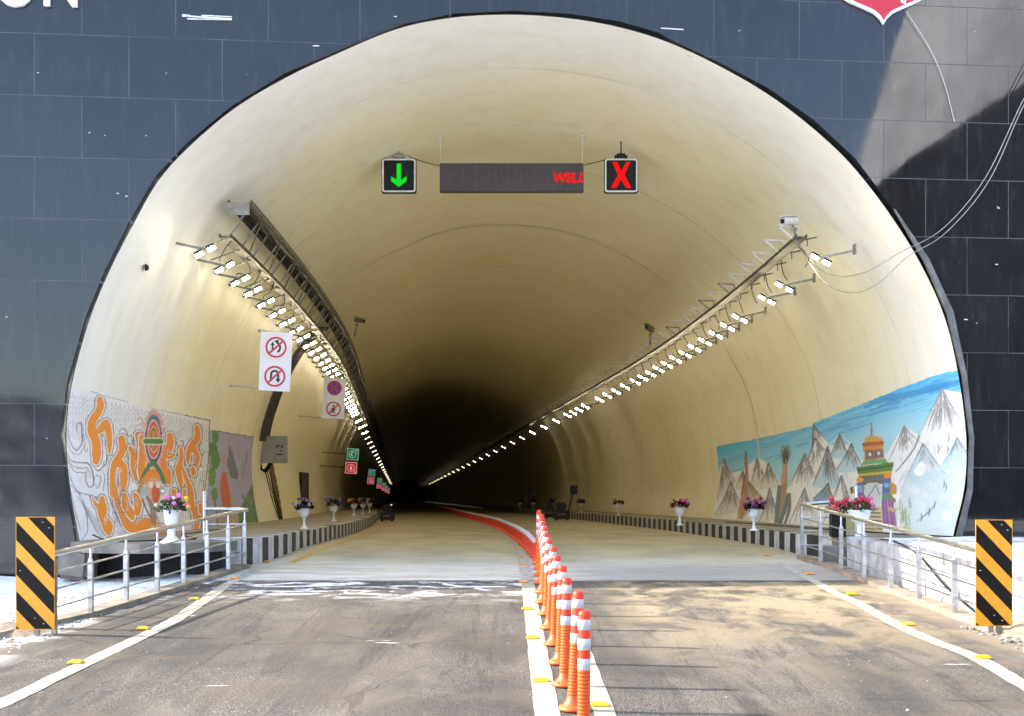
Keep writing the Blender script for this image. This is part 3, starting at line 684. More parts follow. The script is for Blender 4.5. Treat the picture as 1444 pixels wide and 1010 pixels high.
sw(Z1([(1000,520),(1020,580),(1030,660)]), 1.4); sw(Z1([(1030,520),(1060,520),(1065,570)]), 1.5)
sw(Z1([(1240,540),(1210,560),(1215,640),(1240,640),(1245,590)]), 1.3); sw(Z1([(1200,640),(1215,720),(1240,760)]), 1.4); sw(Z1([(1210,860),(1245,880),(1240,960)]), 1.3)
sw(Z1([(1100,760),(1140,830),(1180,840),(1170,780)]), 1.2); sw(Z2([(90,205),(200,235),(300,265)]), 1.6, sr(60,50,60))
sw(Z2([(430,420),(450,390),(470,450),(450,490)]), 1.2, GY); sw(Z2([(590,330),(560,340),(560,400),(590,390)]), 1.2)
for k in range(5): sw(Z2([(560+k*85,620),(600+k*85,590),(640+k*85,625)]), 1.0, GY)
def curl(pts, w_):
    f = 1/6.314
    ws = [x*f*1.35 for x in (w_ if isinstance(w_, list) else [w_])]
    cv.line(pts, [x+4.6 for x in ws], sr(110,102,120)); cv.line(pts, [x+3.0 for x in ws], sr(236,226,216)); cv.line(pts, ws, OR)
def curls(lst):
    f = 1/6.314
    for ex, c in ((5.6, sr(92,80,104)), (3.2, sr(240,232,224)), (0, OR)):
        for pts, w_ in lst: cv.line(pts, [x*f*1.12+ex for x in w_], c)
curls([(Z1([(320,150),(325,210),(300,270),(258,340),(250,430),(285,520),(290,620),(288,700)]), [50,60,60,70,75,70,75,50]), (Z1([(285,440),(330,410),(375,360),(395,420),(408,520),(405,620)]), [40,60,60,55,45,20])])
curls([(Z1([(515,500),(525,580),(500,650),(455,720),(435,820),(435,1000)])+Z2([(450,160),(480,320),(540,440),(600,520),(700,500),(790,480)]), [60,60,60,50,40,40,50,90,110,70]), (Z1([(470,690),(520,740),(535,860),(525,960)]), [50,70,60,30])])
curls([(Z1([(665,465),(680,540),(660,620),(600,600),(590,570)]), [60,60,50,40,20]), (Z1([(620,640),(625,740),(650,850)]), [50,60,50])])
curls([(Z1([(690,480),(700,640),(690,780),(700,860)]), [40,60,60,50])])
curls([(Z1([(945,470),(950,540),(920,620),(940,650),(980,640)]), [50,60,70,50,20]), (Z1([(880,560),(880,700),(920,800),(930,880)]), [40,60,60,50])])
curls([(Z1([(1045,590),(1045,680),(1020,770),(1035,860),(1045,940)]), [30,35,50,45,15]), (Z1([(1050,740),(1090,850),(1130,960)])+Z2([(1140,330),(1180,420),(1180,570)]), [20,35,40,50,60,30])])
curls([(Z1([(1185,400),(1190,490),(1140,560),(1108,640),(1105,710)]), [45,50,55,35,20]), (Z1([(1150,560),(1185,660),(1165,740),(1150,790)]), [40,50,50,20])])
curls([(Z2([(340,270),(345,360),(345,430),(385,510),(400,580)]), [40,80,60,90,30]), (Z2([(255,270),(290,330),(330,380)]), [15,30,30])])
curls([(Z2([(540,240),(555,330),(590,400),(610,450)]), [40,70,60,30]), (Z2([(635,240),(660,310),(655,400)]), [40,65,50])])
curls([(Z2([(860,540),(880,600),(850,640)]), [60,80,40]), (Z2([(980,210),(985,260)]), [40,50]), (Z2([(1075,200),(1080,290)]), [30,50]), (Z2([(1215,330),(1218,400)]), [30,35]), (Z2([(1150,10),(1155,50)]), [40,30])])
for pts in (Z1([(345,300),(310,330),(295,390),(300,410)]), Z1([(385,560),(370,500),(340,475),(315,490)]), Z1([(620,560),(640,600),(660,560)]), Z1([(960,600),(940,640),(925,600)]), Z1([(1135,640),(1160,660),(1150,720)]), Z1([(470,860),(480,790),(500,770),(520,800)]), Z2([(565,380),(580,330),(560,300)]), Z2([(655,340),(645,280),(630,300)]), Z2([(360,430),(375,450),(370,500)]), Z2([(640,500),(680,450),(740,440)]), Z1([(640,700),(650,740),(635,760)]), Z1([(920,700),(935,730),(920,760)])):
    cv.line(pts, [1.2,3.6,1.6], sr(240,232,224)); cv.line(pts, [.5,1.5,.8], sr(80,66,92))
for i in range(160):
    x, y = random.uniform(96,300), random.uniform(552,780); cv.line([(x, y), (x+random.uniform(-4,4), y+random.uniform(3,9))], random.uniform(1,3), random.choice([sr(226,120,0), sr(250,160,40), sr(200,192,196)]), .10, False)
for k in range(18): cv.line([(Z2([(455,60+k*20)])[0]), (Z2([(490+k*4,55+k*20)])[0])], .6, GY, .8, False)
for t in np.linspace(0, 6.28, 20)[:-1]: cv.ell(Z1([(800+88*math.cos(t), 500+235*math.sin(t))])[0], 3.0, 5.0, sr(232,150,140), .9)
c0 = Z1([(800,505)])[0]
cv.ell(c0, 13.5, 36, sr(240,200,180)); cv.ell(c0, 12.2, 34, sr(60,80,112)); cv.ell((c0[0], c0[1]-18), 10, 18, sr(70,130,140), .8); cv.ell(c0, 9.6, 28, sr(240,205,200)); cv.ell(c0, 8.6, 26, sr(224,86,74)); cv.ell(c0, 6.2, 19, sr(240,200,120)); cv.ell(c0, 5.2, 17, sr(120,110,50)); cv.ell((c0[0], c0[1]-4), 3.0, 9, sr(228,130,40)); cv.ell((c0[0], c0[1]+8), 2.6, 7, sr(228,130,40))
cv.line(Z1([(728,520),(865,522)]), 10, sr(230,235,215), 1, False); cv.line(Z1([(728,520),(865,522)]), 7.4, sr(56,122,30), 1, False)
cv.line(Z1([(690,880),(735,780),(790,715),(850,780),(890,880)]), 6.5, sr(70,120,70)); cv.line(Z1([(670,960),(700,880),(740,830)]), 6, sr(200,140,50))
cv.ell(Z1([(790,860)])[0], 11, 15, OR); cv.ell(Z2([(800,190)])[0], 12, 17, sr(230,170,130), .9); cv.ell(Z2([(820,230)])[0], 6, 14, sr(214,84,52)); cv.ell(Z2([(775,150)])[0], 3.4, 5, sr(240,225,215)); cv.ell(Z2([(838,150)])[0], 3.2, 5, sr(240,225,215)); cv.ell(Z2([(712,205)])[0], 4, 7, sr(150,190,210)); cv.ell(Z2([(880,200)])[0], 4, 7, sr(150,190,210), .8)
cv.line(Z2([(740,260),(780,330),(800,420),(800,480)]), [4,7,9,7], sr(150,104,96), .9); cv.line(Z2([(700,280),(740,380),(770,430)]), 2, DK)
cv.line([(90,543),(130,552),(200,571),(297,593)], 2.2, sr(90,74,78)); cv.line([(296,593),(294,650),(288,700),(284,760)], 1.6, sr(110,90,80))
mural(cv, -1, 18.66, 30.0, .62, 3.6, 250, 230, 'swirl_mural', 'painted mural of orange cloud swirls and a garuda-like crest with round medallion on grey linework')

# purple landscape mural
cv = Canvas(284, 596, 380, 775)
Z3 = lambda L: [(280+x/5.314, 590+y/5.314) for x, y in L]
cv.a[:] = sr(168,160,190); cv.setmask(Z3([(80,80),(445,138),(430,330),(440,520),(490,800),(300,860),(50,900),(60,600),(78,300)]))
for i in range(500):
    x, y = random.uniform(290,372), random.uniform(602,750); cv.line([(x, y), (x+random.uniform(-3,3), y+random.uniform(3,12))], 2.2, random.choice([sr(150,140,175), sr(185,178,205), sr(140,140,160)]), .3, False)
cv.poly(Z3([(235,190),(265,300),(300,420),(290,470),(240,440),(210,350)]), sr(104,104,120)); cv.line(Z3([(370,250),(350,330),(330,450)]), 1.5, sr(130,120,150))
for (x, y, rx, ry) in ((125,140,25,50),(105,240,35,60),(125,310,35,70),(100,420,30,55),(100,470,25,40),(120,570,25,50)): cv.ell(Z3([(x,y)])[0], rx/5.3, ry/5.3, random.choice([sr(50,112,34), sr(70,130,50), sr(84,140,60)]))
cv.poly(Z3([(185,400),(205,400),(235,560),(255,680),(180,690),(165,560),(165,440)]), sr(200,86,40)); cv.poly(Z3([(180,270),(205,275),(200,350),(180,350)]), sr(180,140,140))
cv.poly(Z3([(410,480),(440,520),(490,800),(290,830),(300,700),(350,600)]), sr(84,118,76)); cv.poly(Z3([(140,690),(300,680),(300,840),(120,870)]), sr(172,150,132)); cv.line(Z3([(120,600),(140,760),(150,850)]), 3, sr(100,110,80))
for i in range(120):
    p = Z3([(random.uniform(330,460), random.uniform(560,790))])[0]; cv.ell(p, 1.5, 2.5, random.choice([sr(60,100,60), sr(110,140,90)]), .5)
cv.line(Z3([(80,82),(260,115),(445,138)]), 1.6, sr(90,74,78))
mural(cv, -1, 19.5, 33.0, .85, 3.4, 150, 150, 'landscape_mural', 'painted mural of purple mountains with green trees and an orange robed shape')

# right mountain mural
cv = Canvas(1000, 512, 1380, 775)
Z4 = lambda L: [(1000+x/5.05, 560+y/5.05) for x, y in L]
Z5 = lambda L: [(1160+x/3.741, 500+y/3.741) for x, y in L]
t = np.clip((cv.V-(629-(cv.U-1010)*.318))/62, 0, 1)[..., None]; cv.a[:] = np.array(sr(40,185,240))*(1-t)+np.array(sr(170,222,240))*t
cv.setmask(Z4([(50,350),(300,305),(500,260),(735,205),(728,188)])+Z5([(0,340),(200,262),(400,180),(600,105),(700,82),(760,60),(800,300),(800,1000),(300,1020),(0,1000)])+[(1010,775)]+Z4([(20,860),(70,620)]))
for i in range(150):
    x = random.uniform(1010,1360); y = 629-(x-1010)*.318+random.uniform(0,46); L = random.uniform(12,50)
    cv.line([(x, y), (x+L*.5, y-L*.16+random.uniform(-2,2)), (x+L, y-L*.32)], random.uniform(1,3.4), random.choice([sr(20,140,215), sr(70,190,240), sr(130,210,238), sr(160,215,235), sr(30,160,225)]), .4)
for i in range(20):
    x = random.uniform(1200,1330); y = 629-(x-1010)*.318+random.uniform(2,26); cv.line([(x, y), (x+18, y-6), (x+40, y-12)], 4, sr(14,134,206), .55)
SNW = sr(240,242,244); BLU = sr(192,222,236)
cv.poly([(1000,790),(1000,700)]+Z4([(60,560),(105,440),(160,540),(240,520),(340,430),(420,470),(500,600),(560,640),(680,405),(760,540),(845,350),(930,260),(1005,340)])+Z5([(40,480),(90,420),(150,470),(210,560),(340,520),(430,375),(510,430),(630,185),(720,200),(800,240),(800,1020)]), SNW)
def mtn(P, peak, l, r_, base, col, n=14, dk=sr(98,100,106)):
    A, B, C = P([peak])[0], P([l])[0], P([r_])[0]
    cv.poly([A, C, (C[0], C[1]+4), (B[0], B[1]+4), B], col)
    cv.poly([A, ((A[0]*.4+C[0]*.6), (A[1]*.4+C[1]*.6)), ((A[0]+(C[0]-B[0])*.06), C[1])], sr(196,194,194), .5)
    for i in range(int(n*1.6)):
        f = random.uniform(.03, .99); s_ = random.random()*.6
        ex, ey = B[0]+(C[0]-B[0])*f, B[1]+(C[1]-B[1])*f
        a = (A[0]+(ex-A[0])*s_, A[1]+(ey-A[1])*s_); e_ = min(1, s_+random.uniform(.15,.55)); b_ = (A[0]+(ex-A[0])*e_+random.uniform(-1.5,1.5), A[1]+(ey-A[1])*e_)
        cv.line([a, ((a[0]+b_[0])/2+random.uniform(-1,1), (a[1]+b_[1])/2), b_], [1.5,.8], random.choice([dk, sr(140,130,124), sr(120,110,110)]), random.uniform(.35,.8))
    mdl = ((A[0]+B[0])/2+random.uniform(-.5,2), (A[1]+B[1])/2); mdr = ((A[0]+C[0])/2-1, (A[1]+C[1])/2)
    cv.line([A, mdl, B], [2.2,1.3,.6], dk, .85); cv.line([A, mdr, C], [2.0,1.3,.6], dk, .8)
TN = sr(222,221,216)
for i in range(700):
    x, y = random.uniform(1010,1365), random.uniform(560,765)
    if y > 700-(x-1010)*.30: cv.line([(x, y), (x+random.uniform(-5,5), y+random.uniform(4,16))], random.uniform(1,3.5), random.choice([sr(190,186,182), sr(244,242,238), sr(170,190,200), sr(205,190,165)]), .3, False)
mtn(Z4, (105,440), (60,720), (185,600), 0, TN, 16); mtn(Z4, (240,525), (190,640), (300,640), 0, TN, 8); mtn(Z4, (340,435), (290,640), (410,600), 0, TN, 16); mtn(Z4, (420,470), (360,640), (500,620), 0, TN, 16)
mtn(Z4, (155,600), (40,840), (240,790), 0, TN, 20); mtn(Z4, (250,560), (200,860), (400,740), 0, sr(206,176,150), 26, sr(120,76,54)); mtn(Z4, (430,650), (350,900), (490,840), 0, TN, 20)
mtn(Z4, (745,200), (720,450), (850,320), 0, SNW, 14, sr(70,70,84)); mtn(Z4, (930,265), (860,420), (990,420), 0, BLU, 16, sr(70,74,88)); mtn(Z4, (755,290), (650,620), (860,420), 0, SNW, 16)
mtn(Z4, (682,405), (560,650), (790,640), 0, SNW, 24); mtn(Z4, (845,355), (740,620), (945,640), 0, BLU, 26, sr(70,74,88)); mtn(Z5, (152,470), (70,610), (215,600), 0, BLU, 18, sr(80,84,96))
mtn(Z4, (680,650), (570,900), (760,860), 0, SNW, 18); mtn(Z4, (848,615), (740,720), (900,760), 0, sr(120,170,192), 10, sr(60,70,84)); mtn(Z5, (100,640), (0,900), (200,900), 0, SNW, 10)
mtn(Z5, (430,378), (350,560), (520,470), 0, SNW, 26, sr(120,120,130)); mtn(Z5, (632,182), (500,440), (760,400), 0, SNW, 40, sr(140,146,156)); mtn(Z5, (530,470), (410,720), (660,640), 0, BLU, 8, sr(120,130,140)); mtn(Z5, (710,438), (620,600), (800,560), 0, BLU, 8, sr(130,140,150))
cv.line(Z5([(510,430),(480,500),(420,580),(385,620)]), [3,1.5], sr(100,106,116), .8)
cv.poly(Z5([(440,660),(530,560),(640,640),(740,520),(790,560),(790,1000),(420,1000),(400,780)]), sr(200,220,226), .8); cv.poly(Z5([(480,610),(520,560),(550,590),(530,640),(495,640)]), sr(250,250,250))
for i in range(90):
    p = Z5([(random.uniform(420,760), random.uniform(560,980))])[0]; cv.ell(p, random.uniform(3,9), random.uniform(3,8), random.choice([sr(184,212,222), sr(214,228,232), sr(232,236,238)]), .35)
for (x, y) in ((665,440),(610,500),(640,680),(650,700),(590,790),(560,830),(520,860),(660,500)): cv.line(Z5([(x, y-25), (x+3, y), (x-2, y+22)]), [.6,2.2,1], sr(70,80,90), .8)
cv.line(Z5([(600,780),(560,830),(500,880)]), [1,2.5,1], sr(90,100,108), .7)
for i in range(60):
    x = random.uniform(385,470); y = random.uniform(800,930); cv.line(Z5([(x, y), (x+random.uniform(-6,6), y-random.uniform(15,55))]), 1, random.choice([sr(120,150,80), sr(170,180,110), sr(90,120,80)]), .6, False)
cv.ell(Z5([(425,920)])[0], 12, 4, sr(190,196,120), .6)
# chorten style gateway
gx = lambda L, c, a=1.: cv.poly(Z5(L), c, a)
gx([(255,360),(262,360),(264,430),(252,430)], sr(150,130,120)); gx([(225,440),(260,425),(315,440),(318,462),(218,466)], sr(222,160,60)); gx([(208,466),(325,456),(322,476),(212,488)], sr(176,88,40)); gx([(212,486),(322,476),(318,500),(216,508)], sr(214,140,60))
gx([(220,505),(320,497),(326,545),(222,560)], sr(190,100,72)); gx([(232,512),(268,508),(268,540),(234,545)], sr(64,110,120)); gx([(276,508),(312,504),(316,536),(278,540)], sr(64,110,140)); cv.ell(Z5([(250,527)])[0], 2.2, 2.6, sr(230,220,200)); cv.ell(Z5([(296,521)])[0], 2.2, 2.6, sr(230,220,200))
gx([(216,560),(330,548),(345,570),(205,586)], sr(110,170,110)); gx([(178,594),(376,566),(366,625),(188,640)], sr(84,132,52)); gx([(180,606),(374,580),(372,592),(182,618)], sr(46,90,40)); gx([(188,630),(366,614),(362,628),(190,642)], sr(200,180,80))
gx([(190,642),(362,628),(360,680),(195,690)], sr(120,90,70)); gx([(225,650),(320,640),(320,662),(226,670)], sr(88,112,130)); cv.ell(Z5([(197,662)])[0], 5, 4, sr(232,150,40)); cv.ell(Z5([(342,642)])[0], 5.5, 4.5, sr(236,140,30))
gx([(182,675),(222,672),(218,760),(184,760)], sr(80,96,170)); gx([(188,690),(216,690),(216,725),(190,728)], sr(120,180,220)); gx([(205,690),(212,690),(212,760),(205,760)], sr(190,90,130))
gx([(222,690),(250,676),(290,676),(314,700),(304,800),(225,800)], sr(206,214,214)); cv.line(Z5([(232,760),(262,720),(280,690),(300,740)]), 1.4, sr(90,120,120))
gx([(318,655),(356,650),(360,700),(372,760),(390,905),(316,890),(310,780)], sr(84,96,176)); 
for k, c in ((0, sr(196,84,120)), (26, sr(220,110,150)), (50, sr(190,90,90))): gx([(322+k*.5, 740),(328+k*.5, 740),(336+k, 900),(326+k, 895)], c)
gx([(312,735),(362,730),(365,758),(314,766)], sr(60,150,110)); gx([(325,680),(350,678),(352,700),(326,704)], sr(110,190,230)); gx([(355,670),(390,690),(392,735),(356,740)], sr(196,150,50)); gx([(358,745),(384,760),(386,780),(358,775)], sr(140,110,60)); gx([(345,800),(390,815),(388,835),(345,822)], sr(210,160,80))
gx([(225,800),(312,800),(322,960),(212,960)], sr(214,196,160))
for k in range(7): gx([(230-k*2, 812+k*21),(300+k*3, 810+k*21),(302+k*3, 818+k*21),(228-k*2, 820+k*21)], random.choice([sr(120,100,80), sr(180,130,80), sr(96,90,86)]))
gx([(146,700),(162,696),(164,730),(148,736)], sr(120,70,50)); gx([(90,860),(150,840),(180,860),(180,960),(90,960)], sr(150,160,90), .8)
# prayer figure-like poles
cv.line(Z4([(262,390),(262,460),(268,560)]), [2.5,5,3], sr(168,116,84)); cv.line(Z4([(262,385),(262,430)]), 2, sr(90,60,40)); cv.line(Z4([(270,560),(265,640),(240,760),(230,860)]), [4,7,9,5], sr(190,130,96), .8)
cv.line(Z4([(540,480),(538,560),(530,680),(505,800),(480,920)]), [6,8,9,12,8], sr(176,140,106)); cv.line(Z4([(560,690),(545,780),(500,910)]), [3,6,5], sr(70,120,150)); cv.line(Z4([(500,640),(490,760),(478,880)]), [5,7,4], sr(104,120,130)); cv.line(Z4([(575,690),(570,800),(540,900)]), [3,5,3], sr(120,110,100))
cv.line(Z4([(535,490),(533,580),(528,610)]), 4, sr(206,160,126))
for i in range(70):
    a = random.uniform(-.9,.9); x0, y0 = 540+random.uniform(-18,18), random.uniform(400,480); L = random.uniform(30,85)
    cv.line(Z4([(x0, y0), (x0+math.sin(a)*L*.5, y0-math.cos(a)*L)]), .9, random.choice([sr(60,46,34), sr(90,70,44), sr(110,90,50)]), .8, False)
cv.line(Z4([(50,350),(300,305),(500,260),(728,200)]), 2, sr(30,110,160), .8)
mural(cv, 1, 18.66, 44.0, .60, 3.85, 430, 230, 'mountain_mural', 'painted mural of snowy mountains under a blue sky with a colourful gateway')

# ------------------------------------------------------------------ footpaths and kerbs
def line_off(side, y):                                         # kerb face
    return (-3.76 if side < 0 else 4.76)+cshift(y)
zp = CZ-.59
def kerb(side, flare, label):
    ysk = [19.9+.33*i for i in range(0, 90)]+[49.6+.33*i for i in range(1, 130)]+[92.+2*i for i in range(1, 190)]
    pts = [Vector((x, y, 0)) for x, y in flare]+[Vector((line_off(side, y), y, 0)) for y in ysk if y > flare[-1][1]+.2]
    # resample by length: painted blocks
    out = [pts[0]]; L = .42; cur = pts[0]; i = 1; rem = L
    while i < len(pts):
        d = (pts[i]-cur).length
        if d >= rem: cur = cur+(pts[i]-cur)*(rem/d); out.append(cur); rem = L
        else: rem -= d; cur = pts[i]; i += 1
    mb = MB()
    for k in range(min(230, len(out)-1)):
        a, b_ = out[k], out[k+1]; d = (b_-a).normalized(); n = Vector((d.y, -d.x, 0))*(-1 if side > 0 else 1)*-1
        j = random.uniform(-.006, .006); a2, b2 = a+d*.004, b_-d*.004
        za, zb_ = rz(a.y)-.1, zp+.012+j
        q = [a2+n*0, b2+n*0, b2+n*.17, a2+n*.17]
        top = [p+Vector((0,0,zb_)) for p in q]; bot = [p+Vector((0,0,za)) for p in q]
        mb.add(bot+top, [(0,1,2,3),(4,5,6,7),(0,1,5,4),(1,2,6,5),(2,3,7,6),(3,0,4,7)], k % 2)
    tag(mb.build('kerb', [M['kerbblack'], M['kerbwhite']]), label, 'kerb')
    return out
kl = kerb(-1, [(-4.30,17.75),(-3.95,18.3),(-3.78,19.2)], 'black and white painted kerb along the left footpath')
kr = kerb(1, [(5.45,19.95),(5.15,20.2),(4.86,21.0)], 'black and white painted kerb along the right footpath')
def path(side, edge, name, label):
    L = []; Rr = []
    for p in edge:
        off = .155 if side > 0 else -.155
        kx = p.x+off
        d = p.y; 
        # find lining at this y
        s = s_wall(zp, side); X = cshift(max(d-s*ST, 0))+s*CT
        L.append(Vector((kx, p.y, zp))); Rr.append(Vector((X+side*.05, p.y, zp)))
    mb = MB(); mb.sheet(L, Rr)
    mb.sheet([p-Vector((0,0,.13)) for p in L], [p-Vector((0,0,.13)) for p in Rr]); mb.sheet(L, [p-Vector((0,0,.13)) for p in L])
    mb.add([L[0], Rr[0], Rr[0]-Vector((0,0,.13)), L[0]-Vector((0,0,.13))], [(0,1,2,3)])
    return tag(mb.build(name, M['pathtop']), label, kind='structure')
path(-1, [p for p in kl if p.y > 18.0], 'footpath', 'raised concrete footpath along the left tunnel wall')
path(1, [p for p in kr if p.y > 20.3], 'footpath', 'raised concrete footpath along the right tunnel wall')
# slab bridging the drain at the left mouth, with a solid black block for the shade in the opening beneath
mb = MB(); pts_ = [(-6.0,17.35),(-5.55,16.95),(-4.9,16.8),(-4.35,17.0),(-4.0,17.6),(-3.95,18.35),(-6.1,18.35)]
mb.add([Vector((x, y, zp+.004)) for x, y in pts_]+[Vector((x, y, zp-.13)) for x, y in pts_], [list(range(7)), list(range(13, 6, -1))]+[(i, (i+1) % 7, (i+1) % 7+7, i+7) for i in range(7)])
tag(mb.build('drain_slab', M['concrete']), 'thick grey concrete slab bridging the drain at the left tunnel mouth', 'slab')
mb = MB(); mb.box((-4.98, 17.9, .3), (1.9, .3, .85)); tag(mb.build('drain_shade_block', M['black']), 'black block standing in for the shade of the drain opening under the left slab', 'drain')
mb = MB(); mb.box((-5.93, 17.45, .55), (.42, .5, .42), bev=.05, rot=Matrix.Rotation(.1, 3, 'Y')); tag(mb.build('concrete_block', M['concrete']), 'weathered concrete block at the foot of the left tunnel edge', 'block')
# right forecourt slab between kerb and wall
mb = MB(); mb.box((6.15, 19.3, zp-.1), (2.15, 1.9, .2)); tag(mb.build('drain_slab', M['concrete']), 'concrete slab at the right tunnel mouth behind the whitewashed wall', 'slab')
# whitewashed retaining wall
mb = MB(); n = 40; fr = []; 
for i in range(n+1):
    y = 11.6+(18.75-11.6)*i/n; x = 4.93+.015*math.sin(y*2.3); top = zt-.02+.02*math.sin(y*3.1)-.1*sstep(13.2, 11.6, y)
    fr.append((x, y, top))
vs = []; fs = []
for (x, y, tp) in fr: vs += [Vector((x, y, CZ-2.0)), Vector((x, y, tp)), Vector((x+.2, y, tp+.01)), Vector((x+.2, y, CZ-2.0))]
for i in range(n): fs += [(4*i, 4*i+1, 4*i+5, 4*i+4), (4*i+1, 4*i+2, 4*i+6, 4*i+5), (4*i+2, 4*i+3, 4*i+7, 4*i+6)]
fs += [(0,1,2,3), (4*n+3, 4*n+2, 4*n+1, 4*n)]
mb.add(vs, fs); tag(mb.build('retaining_wall', mat_whitewash()), 'low whitewashed stained retaining wall behind the right railing', 'wall')
mb = MB(); mb.box((5.0, 18.95, CZ-1.25), (.8, .25, 1.1)); tag(mb.build('channel_headwall', M['concrete']), 'grey concrete headwall closing the channel behind the right railing', 'wall')
# concrete strips the railings stand on
def strip(pts, wid, hgt, label, mat):
    mb = MB(); n = 0; P = []
    for (x0, y0), (x1, y1) in zip(pts[:-1], pts[1:]):
        k = max(2, int(math.hypot(x1-x0, y1-y0)/.22))
        for i in range(k): P.append((x0+(x1-x0)*i/k, y0+(y1-y0)*i/k))
    P.append(pts[-1]); vs = []
    for (x, y) in P:
        j = random.uniform(-.012,.012); z = rz(y); vs += [(x-wid/2+j, y, z-.7), (x-wid/2+j, y, z+hgt+j*.5), (x+wid/2+j*1.5, y, z+hgt+j*.4), (x+wid/2+j*1.5, y, z-.7)]
    m = len(P); fs = []
    for i in range(m-1): fs += [(4*i, 4*i+1, 4*i+5, 4*i+4), (4*i+1, 4*i+2, 4*i+6, 4*i+5), (4*i+2, 4*i+3, 4*i+7, 4*i+6)]
    fs += [(0,1,2,3), (4*m-1, 4*m-2, 4*m-3, 4*m-4)]
    mb.add(vs, fs); tag(mb.build('kerb', mat), label, 'kerb')
strip([(-4.78,11.4),(-4.36,13.0),(-4.1,15.5),(-3.86,18.3)], .22, .05, 'rough sandy concrete kerb under the left railing', M['sandcrete'])
strip([(4.66,11.2),(4.56,13.0),(4.58,16.5),(4.60,20.2)], .22, .05, 'rough sandy concrete kerb under the right railing', M['sandcrete'])

# ------------------------------------------------------------------ painted lines (sheets 4 mm above the road)
def ribbon(pts, wid, label, mat, up=.005, jit=.0):
    P = catmull([(p.x, p.y) for p in pts], 10); L = []; Rr = []
    for i, p in enumerate(P):
        d = P[min(i+1, len(P)-1)]-P[max(i-1, 0)]; d = d/np.linalg.norm(d); n = np.array([d[1], -d[0]])
        j = random.uniform(-jit, jit)
        a = p-n*(wid/2+j); b_ = p+n*(wid/2+random.uniform(-jit, jit))
        L.append(Vector((a[0], a[1], rz(a[1])+up))); Rr.append(Vector((b_[0], b_[1], rz(b_[1])+up)))
    mb = MB(); mb.sheet(L, Rr); return tag(mb.build('road_marking', mat, fix=False), label, kind='structure')
LW = mat_line((.43,.38,.25), .46, .58, 7); LY = mat_line((.50,.32,.045), .35, .5)
LD = mat_line((.46,.43,.35), .42, .6)
LEFT = [G(-60,1018), G(0,994), G(95,948), G(177,909), G(241,878), G(285,849), G(318,826)]
ribbon(LEFT, .15, 'pale yellow white edge line on the left of the approach', LW, jit=.006)
ribbon([G(318,826), G(345,812), G(368,800)], .13, 'dusty faded continuation of the left edge line', LD)
yl = [Vector((line_off(-1, y)+.42, y, 0)) for y in (19.3, 22, 26, 32, 40, 50, 65, 90, 130)]
ribbon(yl, .13, 'yellow edge line along the left kerb inside the tunnel', LY)
ribbon([G(1480,986), G(1444,967), G(1374,927), G(1309,902), G(1260,879), G(1211,852), G(1178,837)], .15, 'pale edge line on the right of the approach', LW, jit=.006)
ribbon([G(1178,837), G(1150,821), G(1122,806), G(1099,794)], .13, 'dusty faded continuation of the right edge line', LD)
def X1(y): return float(np.interp(y, [5, 8.5, 16, 20, 24, 30], [.235, .225, .20, .17, .14, .08]))+cshift(y)
ribbon([Vector((X1(y), y, 0)) for y in (4, 6, 8.5, 11, 13.5, 16.4)], .165, 'left of the two white centre lines, on the asphalt', LW, jit=.004)
ribbon([Vector((X1(y), y, 0)) for y in (16.5, 18, 20, 23, 26, 30, 36, 44, 55, 75)], .165, 'left centre line continuing dusty into the tunnel', LD)
ribbon([Vector((.60+.0*y, y, 0)) for y in (4, 6, 8.5, 11, 13.5, 16.4)], .14, 'right of the two white centre lines, behind the bollards', LW, jit=.004)

# ------------------------------------------------------------------ road studs
def stud_proto(mat):
    mb = MB(); bm = bmesh.new(); bmesh.ops.create_cube(bm, size=1)
    for v in bm.verts:
        k = .72 if v.co.z > 0 else 1
        v.co = Vector((v.co.x*.115*(k+.1), v.co.y*.10*k, (v.co.z+.5)*.024))
    bmesh.ops.bevel(bm, geom=bm.edges[:], offset=.006, segments=2, affect='EDGES')
    me = bpy.data.meshes.new('road_stud'); bm.to_mesh(me); bm.free(); me.materials.append(mat); return me
STUDS = [(M['stud'], 'left edge line', [(107,936),(202,888),(274,846)]), (M['studor'], 'left edge line inside the tunnel mouth', [(331,817),(375,793)]),
         (M['stud'], 'right edge line', [(1386,929),(1281,882),(1201,839)]), (M['studor'], 'right edge line near the railing corner', [(1142,810),(1082,784)]),
         (M['stud'], 'centre line', [(763,962),(751,901),(743,860)]), (M['studor'], 'centre line on the dusty concrete', [(738,822),(737,797),(735,785),(732,774),(729,766)])]
ORD = ['nearest', 'second nearest', 'third nearest', 'fourth nearest', 'fifth nearest', 'sixth nearest', 'seventh nearest', 'eighth nearest', 'ninth nearest', 'tenth nearest', 'eleventh nearest', 'twelfth nearest', 'thirteenth nearest', 'fourteenth nearest', 'fifteenth nearest']
for mt, where, L in STUDS:
    me = stud_proto(mt)
    for i, (u, v) in enumerate(L):
        o = bpy.data.objects.new('road_stud', me); COL.objects.link(o); o.location = G(u, v)+Vector((0,0,.005))
        tag(o, f'{"yellow" if mt is M["stud"] else "faded orange"} road stud, {ORD[i]} on the {where}', 'road stud', 'road studs along the lines')
o = bpy.data.objects.new('road_stud', stud_proto(M['stud'])); COL.objects.link(o); o.location = G(846,996)+Vector((0,0,.005)); tag(o, 'yellow road stud just right of the nearest bollard', 'road stud', 'road studs along the lines')

